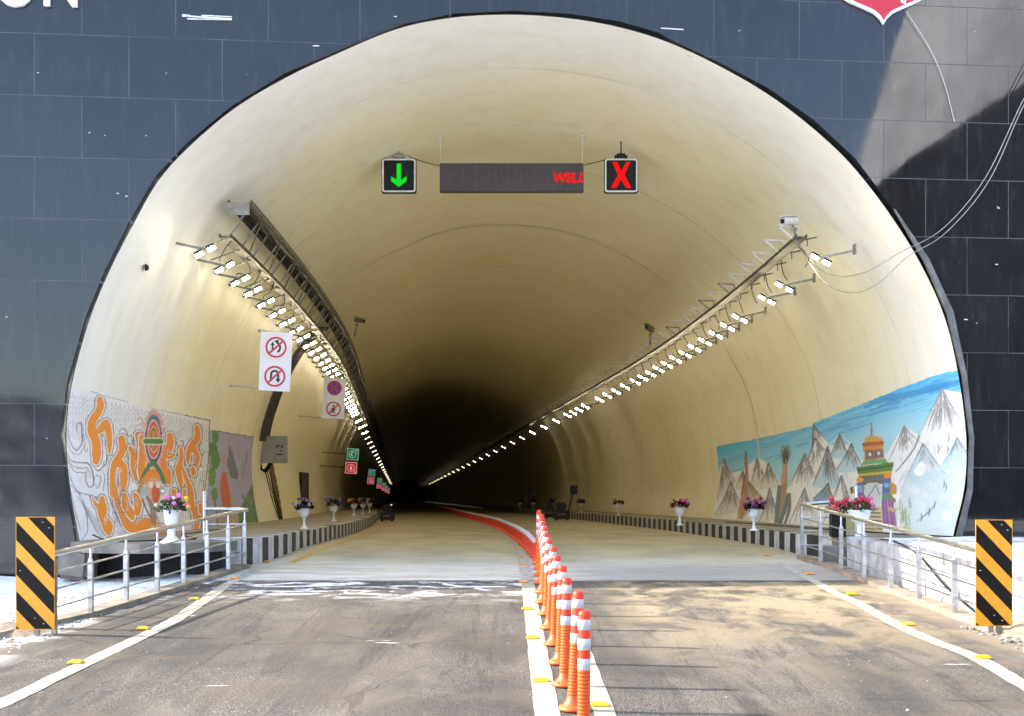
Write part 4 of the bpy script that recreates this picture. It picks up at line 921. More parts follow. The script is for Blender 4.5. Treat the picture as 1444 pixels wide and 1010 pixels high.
# ------------------------------------------------------------------ bollards
def bollard_proto():
    root = empty('bollard', (0,0,0), 'x', 'bollard', 'tall orange and white lane bollards')
    mb = MB(); pr = [(.0,0),(.105,0),(.108,.012),(.10,.022),(.075,.034),(.052,.06),(.044,.09)]
    mb.lathe(pr, 24); 
    for k in range(3):
        a = k*2.1+.5; mb.lathe([(0,.032),(.012,.032),(.012,.024)], 8, c=(.085*math.cos(a), .085*math.sin(a), .0))
    mb.build('base', M['amber'], root)
    pr = []
    for i in range(17): z = .08+i*.0213; pr += [(.0425,z), (.0425,z+.015), (.0412,z+.017), (.0412,z+.0205)]
    mb = MB(); mb.lathe(pr+[(.042,.43)], 20); mb.build('ribbed_lower_tube', M['amber'], root)
    mb = MB(); mb.lathe([(.042,.43),(.042,.755),(.040,.768),(.032,.778),(.018,.782),(0,.783)], 24); mb.build('upper_tube', M['orange'], root)
    for z0, z1 in ((.44,.505),(.555,.62),(.67,.73)):
        mb = MB(); mb.lathe([(.042,z0),(.0435,z0+.001),(.0435,z1-.001),(.042,z1)], 24); mb.build('reflective_band', M['refl'], root)
    return root
bp = bollard_proto()
TB = [(.41,7.35),(.395,8.35),(.378,9.2),(.38,10.15),(.365,11.1),(.352,12.1),(.350,13.1),(.342,14.1),(.355,15.1),(.362,16.1),(.370,17.1),(.378,18.0),(.388,18.9),(.398,19.8)]
for i, (x, y) in enumerate(TB):
    loc = (x, y, rz(y)+.004); lab = f'tall orange bollard with three white bands, {ORD[i]} in the row'
    if i == 0: bp.location = loc; bp['label'] = lab; c = bp
    else: c = clone(bp, loc, lab)
    lean = random.uniform(.02, .055) if i else .01
    c.rotation_euler = (random.uniform(-.015,.015), lean, random.uniform(0, 6))
    # turning about z after leaning would swing the lean: keep the lean towards +x
    c.scale = (.87,.87,1.0); c.rotation_mode = 'XYZ'; q = Matrix.Rotation(lean, 3, 'Y') @ Matrix.Rotation(random.uniform(0, 6), 3, 'Z'); c.rotation_euler = q.to_euler()
root = empty('low_bollard', (0,0,0), 'x', 'bollard', 'low red lane posts winding into the tunnel')
mb = MB(); mb.lathe([(0,0),(.09,0),(.085,.02),(.045,.05),(.038,.09),(.038,.235)], 12); mb.build('body', M['redorange'], root)
mb = MB(); mb.lathe([(.038,.235),(.040,.237),(.040,.285),(.032,.300),(0,.303)], 12); mb.build('reflective_band', M['refl'], root)
y = 20.5; first = True; k = 0
lowlab = 'low red post with white collar in the continuous row winding into the tunnel'
while y < 112:
    off = float(np.interp(y, [20.5, 24, 32, 47, 78, 120], [.36, .24, .15, .2, .45, .6])); loc = (cshift(y)+off, y, rz(y)+.004)
    if first: root.location = loc; root['label'] = lowlab; first = False
    else: clone(root, loc, lowlab)
    y += .62 if y < 40 else (.9 if y < 70 else 1.3)

# ------------------------------------------------------------------ railings
def railing(posts, corner, side, label):
    """posts: list of (ground point, top z) from far to near; corner: tall post point"""
    root = empty('railing', posts[0][0], label, 'railing'); o0 = posts[0][0]
    T = lambda p: Vector(p)-o0
    tops = [Vector((p.x, p.y, z)) for p, z in posts]; end = tops[-1]+(tops[-1]-tops[-2])*.12
    mb = MB(); A = T(tops[0]-(tops[1]-tops[0])*.12); mb.tube([A, T(end)], .026, 14); mb.tube([A, A+Vector((.001,0,-.03))], .024, 10)
    mb.build('handrail', M['steel'], root)
    for i, (p, z) in enumerate(posts):
        h = z-p.z; mb = MB()
        mb.box(T(Vector((p.x, p.y, p.z+h*.39))), (.052, .052, h*.78), bev=.005); pst = mb.build('post', M['steelpost'], root)
        mb = MB(); mb.tube([T(Vector((p.x, p.y, p.z+h*.77))), T(Vector((p.x, p.y, z-.01)))], .0125, 10); mb.lathe([(.02,0),(.02,.012),(.013,.018)], 12, c=T(Vector((p.x, p.y, p.z+h*.78)))); mb.build('spindle', M['steel'], pst)
    for k in (.24, .50, .74):
        a = posts[0][0].lerp(tops[0], k); b_ = posts[-1][0].lerp(tops[-1], k); e_ = b_+(b_-posts[-2][0].lerp(tops[-2], k))*.12
        mb = MB(); prev = None
        for (p, z) in posts:
            q = p.lerp(Vector((p.x, p.y, z)), k)
            if prev is not None: mb.tube([T(prev), T(q)], .0105, 8)
            prev = q
        mb.tube([T(prev), T(e_)], .0105, 8); mb.build('lower_rail', M['steel'], root)
    # return rail to the tall ball-topped post
    cp, ctop, crail = corner
    mb = MB(); mb.tube([T(cp), T(Vector((cp.x, cp.y, ctop)))], .028, 12); mb.lathe([(.0,.06),(.02,.055),(.032,.035),(.032,.025),(.02,.004),(.03,0)], 14, c=T(Vector((cp.x, cp.y, ctop)))); mb.build('tall_post', M['steel'], root)
    mb = MB(); mb.tube([T(tops[0]), T(Vector((cp.x, cp.y, crail)))], .028, 12); mb.build('return_handrail', M['steel'], root)
    for k in (.24, .50, .74):
        a = posts[0][0].lerp(tops[0], k); b_ = cp.lerp(Vector((cp.x, cp.y, crail)), k); mb = MB(); mb.tube([T(a), T(b_)], .0105, 8); mb.build('return_rail', M['steel'], root)
    return root
def rail_posts(px, d_far, d_near, X_far, X_near, top_far, top_near, extra=()):
    # px: image abscissa of each post; the line of posts is straight in plan
    out = []
    for u in px:
        k = (u-CX)/F; # X = k*d, X = Xf+(d-df)*m
        m_ = (X_near-X_far)/(d_near-d_far); d = (X_far-m_*d_far)/(k-m_); X = k*d; t = (d-d_far)/(d_near-d_far)
        z = rz(d)+.03; v_top = top_far[1]+(top_near[1]-top_far[1])*(u-top_far[0])/(top_near[0]-top_far[0])
        out.append((Vector((X, d, z)), CZ+(HV-v_top)*d/F))
    return out
lp = rail_posts([345,322,292,259,222,178,128,72], 18.3, 13.0, -3.84, -4.30, (345,719), (128,769))
railing(lp, (Vector((-4.42, 18.35, rz(18.3)-.02)), CZ+.06, CZ-.14), -1, 'stainless steel railing on the left of the road with ball topped corner post')
rp = rail_posts([1131,1157,1186,1218,1256,1296,1346,1388], 20.0, 13.0, 4.55, 4.51, (1131,711), (1346,768))
railing(rp, (Vector((5.38, 19.95, rz(19.9)-.02)), CZ+.16, CZ-.02), 1, 'stainless steel railing on the right of the road with ball topped corner post')

# ------------------------------------------------------------------ hazard boards
def hazard(u0, u1, v0, v1, d, label, legs):
    cx_ = (u0+u1)/2; wdt = (u1-u0)*d/F; hgt = (v1-v0)*d/F; b0 = PX(cx_, v1, d)
    root = empty('hazard_marker', (b0.x, d, rz(d)), label, 'hazard marker'); z0 = b0.z-rz(d)
    mb = MB(); mb.box((0, .008, z0+hgt/2), (wdt, .008, hgt)); mb.build('board', M['yellow'], root)
    mb = MB(); sl_ = 1.05; band = .2*hgt/1.05
    def clip(poly, f):
        out = []
        for i in range(len(poly)):
            a, b_ = poly[i], poly[(i+1) % len(poly)]; fa, fb = f(a), f(b_)
            if fa >= 0: out.append(a)
            if (fa >= 0) != (fb >= 0): t = fa/(fa-fb); out.append((a[0]+(b_[0]-a[0])*t, a[1]+(b_[1]-a[1])*t))
        return out
    per = hgt*.385
    for k in range(-1, 5):
        # stripes run down to the right
        c = hgt*1.02-k*per*.8+wdt*.2; p = [(-wdt, c+wdt*sl_), (wdt, c-wdt*sl_), (wdt, c-wdt*sl_-per*.42), (-wdt, c+wdt*sl_-per*.42)]
        x0, x1 = -wdt/2+.006, wdt/2-.006; zz0, zz1 = .006, hgt-.006
        for f in (lambda q: q[0]-x0, lambda q: x1-q[0], lambda q: q[1]-zz0, lambda q: zz1-q[1]):
            if p: p = clip(p, f)
        if len(p) > 2: mb.plate([(a, b_+z0) for a, b_ in p][::1], .003, lambda v: v+Vector((0, .0005, 0)))
    mb.build('stripes', M['stripe'], root)
    mb = MB()
    for x, z in ((wdt*.20,.95),(wdt*.36,.9),(-wdt*.38,.52),(wdt*.05,.78),(wdt*.22,.05),(0,.1)): mb.lathe([(0,0),(.007,0),(.007,.006)], 8, c=(x, -.002, z0+hgt*z))
    mb.build('rivets', M['whitepaint'], root)
    for x in legs:
        mb = MB(); mb.box((x, .045, z0+hgt*.3-.2), (.045, .045, hgt*.6+z0*1.0+.4)); mb.build('leg', M['galv'], root)
    return root
hazard(22, 77, 729, 888, 11.7, 'yellow and black striped hazard marker board at the left roadside', (.0, .16))
hazard(1376, 1428, 733, 883, 11.75, 'orange and brown striped hazard marker board at the right roadside', (-.02, .06))

# ------------------------------------------------------------------ urns with flowers
def blossom(mb, c, r, mi=0):
    for k in range(9):
        a = random.uniform(0, 6.28); e = random.uniform(-.5, 1.2); n = Vector((math.cos(a)*math.cos(e), math.sin(a)*math.cos(e), math.sin(e)))
        t = n.cross(Vector((0,0,1))).normalized(); b_ = n.cross(t); p = Vector(c)+n*r*.45; q = r*.62
        mb.add([p+t*q, p+(t+b_)*q*.7+n*q*.3, p+b_*q, p+(b_-t)*q*.7+n*q*.3, p-t*q, p-(t+b_)*q*.7+n*q*.3, p-b_*q, p+(t-b_)*q*.7+n*q*.3], [list(range(8))], mi)
def foliage(mb, c, rx, rz_, n, size, mi=0):
    for k in range(n):
        v = Vector((random.gauss(0,1), random.gauss(0,1), abs(random.gauss(0,1)))).normalized()*random.uniform(.3,1)**.5
        p = Vector(c)+Vector((v.x*rx, v.y*rx, v.z*rz_)); d = (v+Vector((random.uniform(-.5,.5), random.uniform(-.5,.5), random.uniform(-.6,.5)))).normalized(); t = d.cross(Vector((random.random(), random.random(), 1))).normalized(); s_ = size*random.uniform(.6,1.3)
        mb.add([p, p+d*s_*.5+t*s_*.28, p+d*s_, p+d*s_*.5-t*s_*.28], [(0,1,2,3)], mi)
def urn(loc, label, flowers, h=.40, leaf='leaf', fr=.2, near=True, style=0, group='white urns of flowers on the footpaths'):
    root = empty('flower_urn', loc, label, 'flower urn', group); mb = MB()
    if style == 0:    # square flared pedestal planter
        pr = [(.155,0),(.15,.02),(.09,.05),(.052,.09),(.047,.17),(.055,.22),(.085,.235),(.09,.30),(.105,.38),(.135,.392),(.135,.41),(.09,.41),(.08,.35),(0,.35)]
    else:
        pr = [(.12,0),(.115,.015),(.06,.045),(.038,.09),(.036,.19),(.05,.215),(.12,.25),(.16,.31),(.165,.37),(.185,.385),(.185,.405),(.15,.405),(.14,.34),(0,.34)]
    wk = 1.0 if style == 0 else (.95 if 'corner' in label else .66)
    if wk < .9: fr = .17
    mb.lathe([(r_*wk, z*h/.4) for r_, z in pr], 24); mb.build('pedestal_urn', M['white'], root)
    mb = MB(); foliage(mb, (0,0,h), fr, fr*.75, 420 if near else 160, .055 if near else .07); mb.build('foliage', M[leaf], root)
    if near:
        for (x, z, r_, c) in flowers:
            mb = MB(); blossom(mb, (x, -random.uniform(.05, .12), h+z), r_); mb.build('blossom', M['f_'+c], root)
    else:
        mb = MB(); cs = sorted(set(c for *_, c in flowers))
        for (x, z, r_, c) in flowers: blossom(mb, (x, random.uniform(-.12,.08), h+z), r_, cs.index(c))
        mb.build('blossoms', [M['f_'+c] for c in cs], root)
    return root
def at_path(u, v): d = .59/(v-HV)*F; return Vector(((u-CX)*d/F, d, zp+.002))
def rf(cols, n, spread, z0=.03, z1=.2, r_=.04): return [(random.uniform(-spread, spread), random.uniform(z0, z1), random.uniform(r_*.7, r_*1.2), random.choice(cols)) for _ in range(n)]
urn(Vector((-4.55,17.05,zp+.005)), 'white pedestal urn with pink and yellow flowers behind the left railing', [(-.02,.17,.05,'pink'),(.12,.19,.055,'pink'),(.07,.09,.05,'pink'),(.21,.07,.045,'pink'),(.22,.16,.05,'yel'),(.06,.17,.04,'cream'),(.25,.05,.04,'yel'),(-.08,.26,.03,'cream'),(-.17,.08,.035,'cream')], .43, 'leaf', .2)
p = at_path(429,746); p.y = 25.3; p.x = (429-CX)*25.3/F
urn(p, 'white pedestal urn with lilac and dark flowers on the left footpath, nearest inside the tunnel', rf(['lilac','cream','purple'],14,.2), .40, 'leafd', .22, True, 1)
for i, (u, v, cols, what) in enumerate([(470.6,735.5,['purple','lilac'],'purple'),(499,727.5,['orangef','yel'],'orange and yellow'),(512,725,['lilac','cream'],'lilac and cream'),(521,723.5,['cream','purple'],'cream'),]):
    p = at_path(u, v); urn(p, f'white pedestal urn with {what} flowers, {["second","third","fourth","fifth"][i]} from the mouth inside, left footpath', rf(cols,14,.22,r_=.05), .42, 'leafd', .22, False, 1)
urn(Vector(((1212-CX)*18.9/F,18.9,zp+.004)), 'white pedestal urn with crimson and pink flowers behind the right railing corner', [(-.06,.03,.05,'red'),(-.02,.14,.06,'red'),(.04,.08,.06,'red'),(-.11,.11,.05,'red'),(.02,.19,.05,'mag'),(.09,.14,.055,'red'),(.14,.10,.05,'pink'),(.17,.05,.05,'pink'),(.15,.17,.045,'pink')], .42, 'leaf', .2, True, 1)
root = empty('flower_stand', ((1181-CX)*19.6/F,19.6,zp+.004), 'narrow black planter with red flowers beside the right railing corner', 'planter'); mb = MB(); mb.box((0,0,.19), (.22,.2,.38), bev=.02); mb.build('planter', M['black'], root)
mb = MB(); foliage(mb, (0,0,.38), .17, .14, 220, .06); mb.build('foliage', M['leaf'], root)
for (x, z, c) in ((-.1,.10,'coral'),(-.04,.16,'red'),(.05,.17,'red'),(.11,.12,'coral'),(-.12,.22,'red'),(0,.07,'coral'),(.1,.21,'red')):
    mb = MB(); blossom(mb, (x,-.12,.36+z), .055); mb.build('blossom', M['f_'+c], root)
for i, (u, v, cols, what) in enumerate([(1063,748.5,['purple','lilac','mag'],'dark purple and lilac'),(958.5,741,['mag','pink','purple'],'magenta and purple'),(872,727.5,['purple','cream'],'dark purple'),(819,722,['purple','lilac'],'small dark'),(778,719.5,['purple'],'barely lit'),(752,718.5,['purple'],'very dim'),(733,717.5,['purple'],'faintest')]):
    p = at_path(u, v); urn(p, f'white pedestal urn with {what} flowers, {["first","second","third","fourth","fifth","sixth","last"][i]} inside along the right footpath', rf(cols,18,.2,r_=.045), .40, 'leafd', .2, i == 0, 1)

# ------------------------------------------------------------------ wall lights
def lamp_proto(side, lensmat):
    root = empty('floodlight', (0,0,0), 'x', 'floodlight')
    mb = MB(); mb.beam((side*-.02,0,.02),(side*.55,0,.14),.035,.035); mb.box((side*.55,0,.16),(.03,.12,.16)); mb.beam((0,-.02,.03),(0,.22,.03),.02,.02); mb.build('bracket', M['galv'], root)
    rot = Matrix.Rotation(side*.5, 3, 'Y') @ Matrix.Rotation(-.72, 3, 'X')
    for x in (-.095, .095):
        mb = MB(); c = Vector((x, 0, -side*x*.5)); mb.box(c, (.150,.10,.045), rot, bev=.008)
        for k in range(5): mb.box(c+rot @ Vector((-.056+k*.028,0,.03)), (.006,.09,.03), rot)
        hd = mb.build('lamp_head', M['dark'], root)
        mb = MB(); mb.box(c+rot @ Vector((-.035,0,-.024)), (.050,.060,.006), rot); mb.box(c+rot @ Vector((.035,0,-.024)), (.050,.060,.006), rot); mb.build('lens', lensmat, hd)
    return root
PL = {-1: lamp_proto(-1, M['lens']), 1: lamp_proto(1, M['lens'])}; PD = {-1: lamp_proto(-1, M['lens_deep']), 1: lamp_proto(1, M['lens_deep'])}
PD[-1]['group'] = PL[-1]['group'] = 'floodlights in the left row along the tunnel wall'; PD[1]['group'] = PL[1]['group'] = 'floodlights in the right row along the tunnel wall'
def lamp_row(side, first):
    px = first; s0, z0 = side_lamp[side]; n = 0; deep = False
    for d in px:
        p = Vector((cshift(d)+s0, d, z0)); g = 'left' if side < 0 else 'right'
        if n < 6: lab = f'twin head floodlight, {["first","second","third","fourth","fifth","sixth"][n]} from the mouth in the {g} row'
        else: lab = f'one of the identical twin head floodlights farther along the {g} row'
        if n == 0: PL[side].location = p; PL[side]['label'] = lab
        elif d >= 76 and not deep: PD[side].location = p; PD[side]['label'] = lab; deep = True
        else: clone(PD[side] if deep else PL[side], p, lab)
        n += 1
side_lamp = {-1: (-4.86, CZ+3.93), 1: (5.06, CZ+3.93)}
dL = [20.2, 21.6, 22.9, 24.1, 25.5, 26.9, 28.3]+[29.7+1.35*i for i in range(9)]+[42.2+1.9*i for i in range(10)]+[64*1.085**i for i in range(21)]
dR = [20.9, 23.6, 25.1]+[27.7+1.35*i for i in range(11)]+[42.6+1.9*i for i in range(10)]+[64*1.085**i for i in range(21)]
dR = [d for i, d in enumerate(dR) if i not in (19,)]
lamp_row(-1, dL); lamp_row(1, dR)

# ------------------------------------------------------------------ cable trays
def tray_pts(s0, z0, d0, d1, st=1.5):
    n = int((d1-d0)/st); return [Vector((cshift(d0+st*i)+s0, d0+st*i, z0)) for i in range(n+1)]
root = empty('cable_tray', (-4.4,20.6,CZ+4.5), 'wide double galvanised cable tray with struts along the left haunch', 'cable tray'); o0 = Vector(root.location)
def T(p): return Vector(p)-o0
def long_strip(pts, prof, mat, name, par):
    # prof: closed (x,z) profile swept along pts
    mb = MB(); m = len(prof); vs = [T(p+Vector((x,0,z))) for p in pts for x, z in prof]
    fs = [(i*m+j, i*m+(j+1) % m, (i+1)*m+(j+1) % m, (i+1)*m+j) for i in range(len(pts)-1) for j in range(m)]
    mb.add(vs, fs); mb.add([T(pts[0]+Vector((x,0,z))) for x, z in prof], [list(range(m))]); return mb.build(name, mat, par)
A = tray_pts(-4.28, CZ+4.78, 20.8, 130); B = tray_pts(-4.70, CZ+4.30, 20.9, 130)
long_strip(A, [(.0,.06),(.015,.06),(.015,-.02),(-.34,.02),(-.34,.10),(-.355,.10),(-.355,.005),(0,-.035)], M['galvdark'], 'upper_tray', root)
long_strip(B, [(-.10,.05),(-.085,.05),(-.085,0),(.085,0),(.085,.05),(.10,.05),(.10,-.018),(-.10,-.018)], M['galvdark'], 'lower_tray', root)
long_strip(tray_pts(-4.27, CZ+4.86, 20.8, 130), [(0,0),(.025,0),(.025,.03),(0,.03)], M['galv'], 'top_rail', root)
mb = MB(); mb.box(T((-4.45,20.75,CZ+4.72)), (.37,.02,.20)); mb.build('end_plate', M['galv'], root)
for i in range(0, 64):
    d = 20.95+i*.95 if i < 50 else 20.95+50*.95+(i-50)*2.5; c = cshift(d)
    mb = MB(); P = lambda s, z: T((c+s, d, CZ+z))
    mb.beam(P(-4.27,4.86), P(-4.66,4.28), .028, .028); mb.beam(P(-4.66,4.33), P(-4.8,4.30), .02, .02)
    sw2 = s_wall(CZ+4.15, -1)*CT; mb.beam(P(-4.66,4.28), P(sw2+.1,4.1), .02, .02)
    if i % 2: mb.beam(P(-4.27,4.80), T((cshift(d+.6)-4.62, d+.6, CZ+4.34)), .02, .02)
    mb.build('bracket', M['galv'], root)
for k in range(7):
    pts = []; x0 = random.uniform(-.27,-.05)
    for i in range(0, 130):
        d = 20.9+i*.6; pts.append(T((cshift(d)-4.28+x0+.03*math.sin(i*.7+k), d, CZ+4.75+random.uniform(-.05,.0)+.02*math.sin(i*.9+k*2))))
    mb = MB(); mb.tube(pts, .013, 6); mb.build('cable', M['cable'], root)
for k in range(26):
    d = 21.2+k*1.35; c = cshift(d); pts = [T((c-4.66, d, CZ+4.28)), T((c-4.75+random.uniform(-.1,.1), d+random.uniform(-.3,.3), CZ+4.02+random.uniform(-.12,.12))), T((c-4.86, d+random.uniform(-.2,.2), CZ+4.02)), T((c-4.88, d+.1, CZ+3.97))]
    mb = MB(); mb.tube([T(Vector(p)+o0) for p in catmull(pts, 5)], .008, 5); mb.build('loop_cable', M['cable'], root)
# right tray
root = empty('cable_tray', (4.7,21.3,CZ+4.3), 'slim cable tray hung on triangular brackets along the right haunch', 'cable tray'); o0 = Vector(root.location)
C_ = tray_pts(4.84, CZ+4.37, 21.3, 130)
long_strip(C_, [(-.09,.05),(-.075,.05),(-.075,0),(.075,0),(.075,.05),(.09,.05),(.09,-.015),(-.09,-.015)], M['galvdark'], 'tray', root)
for i in range(60):
    d = 21.6+i*1.15 if i < 45 else 21.6+45*1.15+(i-45)*3; c = cshift(d); P = lambda s, z: T((c+s, d, CZ+z)); mb = MB()
    mb.beam(P(4.50,4.62), P(4.86,4.60), .026, .03); mb.beam(P(4.86,4.60), P(4.86,4.36), .02, .02); mb.beam(P(4.50,4.62), P(4.80,4.38), .026, .03)
    mb.build('bracket', M['whitepaint'] if i not in (5, 7, 11) else M['galv'], root)
    mb = MB(); mb.beam(P(4.86,4.37), P(5.16,4.43), .02, .02); mb.beam(P(5.0,4.40), P(5.0,4.28), .014, .014)
    mb.build('arm', M['galvdark'], root)
for k in range(4):
    pts = [T((cshift(21.4+i*.7)+4.84+(k-1.5)*.03, 21.4+i*.7, CZ+4.39+.012*math.sin(i+k))) for i in range(100)]
    mb = MB(); mb.tube(pts, .012, 6); mb.build('cable', M['cable'], root)
for k in range(18):
    d = 21.9+k*1.35; c = cshift(d); pts = [(c+4.92, d, CZ+4.35), (c+5.0+random.uniform(-.05,.1), d, CZ+4.12), (c+5.06, d+.1, CZ+4.0)]
    mb = MB(); mb.tube([T(Vector(p)) for p in catmull(pts, 4)], .008, 5); mb.build('loop_cable', M['cable'], root)

# cctv cameras
def cctv(loc, rot, label, mat):
    root = empty('cctv_camera', loc, label, 'security camera', rot=rot); mb = MB(); mb.box((0,0,0), (.13,.34,.12), bev=.018); mb.box((0,-.02,.075), (.15,.42,.012)); mb.build('housing', mat, root)
    mb = MB(); mb.lathe([(0,0),(.04,0),(.04,.02)], 14); hd = mb.build('lens', M['black'], root); hd.rotation_euler = (R(90),0,0); hd.location = (0,-.172,0)
    mb = MB(); mb.beam((0,.06,-.06),(0,.1,-.25),.03,.03); mb.beam((0,.1,-.25),(.02,.14,-.46),.045,.03); mb.box((0,.08,-.14),(.07,.07,.05)); mb.build('mount', M['galv'], root)
cctv(PX(1114,312,21.4), (R(8),0,R(-55)), 'white security camera at the near end of the right cable tray', M['whitepaint'])
cctv(PX(916,464,36), (R(-15),0,R(-40)), 'dark security camera farther along the right cable tray', M['galv'])
cctv(PX(507,452,35.5), (R(12),0,R(50)), 'dark security camera on the left cable tray bend', M['galv'])
# small speaker / dome on left wall
root = empty('wall_sensor', (0,0,0), 'small dark round sensor on the left wall below the floodlights', 'sensor'); zs = CZ+(704-394)*20.4/F; ss = s_wall(zs,-1)
d_ = 19.9; p = SH(d_, ss+.03, zs); root.location = p; mb = MB(); mb.lathe([(0,.05),(.03,.045),(.05,.02),(.055,0)], 14); o = mb.build('sensor_body', M['black'], root); o.rotation_euler = (0,R(90),0)
mb = MB(); mb.box((-.01,0,0), (.02,.16,.05)); mb.build('back_plate', M['galv'], root)

# ------------------------------------------------------------------ lane signals and message board
def signal(u0, u1, v0, v1, d, kind, label, hang_v):
    w_ = (u1-u0)*d/F; h_ = (v1-v0)*d/F; c = PX((u0+u1)/2, (v0+v1)/2, d); root = empty('lane_signal', c, label, 'lane signal')
    mb = MB(); mb.box((0,.06,0), (w_,.12,h_), bev=.02); mb.build('housing', M['black'], root)
    rr = .05; def_ = []
    def rrect(w2, h2, r_):
        o = []
        for cx_, cz_, a0 in ((w2-r_,h2-r_,0),(-w2+r_,h2-r_,90),(-w2+r_,-h2+r_,180),(w2-r_,-h2+r_,270)):
            for k in range(5): a = R(a0+k*22.5); o.append((cx_+r_*math.cos(a), cz_+r_*math.sin(a)))
        return o
    A = rrect(w_/2-.012, h_/2-.012, .05); B = rrect(w_/2-.042, h_/2-.042, .03); mb = MB(); n = len(A)
    mb.add([Vector((x,-.006,z)) for x, z in A]+[Vector((x,-.006,z)) for x, z in B]+[Vector((x,.01,z)) for x, z in A]+[Vector((x,.01,z)) for x, z in B], [(i,(i+1)%n,(i+1)%n+n,i+n) for i in range(n)]+[(i,(i+1)%n,(i+1)%n+2*n,i+2*n) for i in range(n)]+[(i+n,(i+1)%n+n,(i+1)%n+3*n,i+3*n) for i in range(n)])
    mb.build('bezel', M['whitepaint'], root)
    mb = MB(); s_ = w_
    if kind == 'arrow':
        mb.plate([(-.055,.36),(.055,.36),(.055,-.10),(.20,.00),(.20,-.13),(0,-.30),(-.20,-.13),(-.20,.00),(-.055,-.10)][::-1], .006, lambda v: Vector((v.x*s_*1.12, v.y-.012, v.z*s_*1.02-.02))); mt = M['led_green']
    else:
        X = [(-.27,.36),(-.12,.36),(.01,.10),(.15,.36),(.28,.36),(.09,.02),(.30,-.34),(.14,-.34),(.0,-.10),(-.15,-.34),(-.30,-.34),(-.09,.02)]
        mb.plate(X[::-1], .006, lambda v: Vector((v.x*s_*.98, v.y-.012, v.z*s_*1.08))); mt = M['led_red']
    mb.build('symbol', mt, root)
    top = CZ+(HV-hang_v)*d/F-c.z
    mb = MB(); mb.box((0,.05,h_/2+.035), (.24,.09,.05)); mb.tube([(0,.05,h_/2+.04),(0,.05,top+.2)], .012, 8); mb.box((0,.05,h_/2+.07), (.16,.06,.05)); mb.build('hanger', M['galv'] if kind == 'arrow' else M['black'], root)
    return root
signal(538,587,223,272,24.3,'arrow','square lane signal showing a green down arrow, hung from the ceiling', 195)
signal(852,900,223,272,24.3,'x','square lane signal showing a red cross, hung from the ceiling', 195)
d = 24.3; c = PX(721.5,250,d); root = empty('message_board', c, 'long brown message board with red scrolling letters, hung from the ceiling', 'message board')
wB, hB = 203*d/F, 40*d/F
mb = MB(); mb.box((0,.08,0), (wB,.15,hB), bev=.006); mb.build('housing', M['display'], root)
mb = MB(); 
for k in range(22): mb.box((-wB/2+wB*(k+.5)/22,-.0005,0), (wB/22*.5,.004,hB*.93)); 
mb.build('louvres', simple('louvre_face', (.062,.048,.052), .5), root)
tx = text_mesh('WEL', .255, .004, M['led_red'], 'lit_letters', .007); tx.parent = root; tx.rotation_euler = (R(90),0,0); tx.location = (wB/2-.575, -.01, -.10); tx.scale = (.92,1,1)
mb = MB(); A = []; cc = (wB/2-.005, -.008)
ring = [(cc[0]+.085*math.cos(a)*.95, cc[1]+.095*math.sin(a)) for a in np.linspace(R(95), R(265), 12)]+[(cc[0]+.048*math.cos(a)*.95, cc[1]+.058*math.sin(a)) for a in np.linspace(R(265), R(95), 12)]
mb.plate(ring, .008, lambda v: v+Vector((0,-.012,0))); mb.build('lit_letters', M['led_red'], root)
tpz = CZ+(HV-193)*d/F-c.z
for x in (-wB/2+.01, wB/2-.02):
    mb = MB(); mb.tube([(x,.05,hB/2-.02),(x,.05,tpz+.25)], .007, 8); mb.box((x,.05,tpz+.02),(.10,.05,.02)); mb.build('hanger', M['whitepaint'], root)
def wire(pts, r_, label, mat, n=8):
    P = catmull([tuple(p) for p in pts], n); mb = MB(); mb.tube(P, r_, 6); tag(mb.build('cable', mat), label, 'cable')
wire([PX(572,219,24.3), PX(590,226,24.3), PX(606,231,24.35), PX(620,234,24.35)], .008, 'thin cable from the arrow signal to the message board', M['cable'])
wire([PX(824,233,24.35), PX(840,229,24.3), PX(853,226,24.3)], .008, 'thin cable from the message board to the cross signal', M['cable'])
# overhead cables and string on the facade
wire([WP(1500,40,.5), WP(1444,139,.4), WP(1390,250,.25), WP(1330,322,.12), WP(1268,357,.1), PX(1220,384,19.0), PX(1180,389,20.0), PX(1150,375,20.6), PX(1128,345,21.2)], .007, 'upper of the two cables sagging from the right into the tunnel', M['galv'])
wire([WP(1500,52,.5), WP(1444,148,.4), WP(1394,256,.25), WP(1334,328,.14), WP(1280,362,.1), PX(1238,400,19.2), PX(1200,413,19.8), PX(1160,396,20.6), PX(1126,348,21.2)], .007, 'lower of the two cables sagging from the right into the tunnel', M['galv'])
wire([WP(1278,16,.05), WP(1312,70,.04), WP(1332,118,.03), WP(1346,172,.02)], .003, 'thin white string hanging from the red emblem', M['whitepaint'])

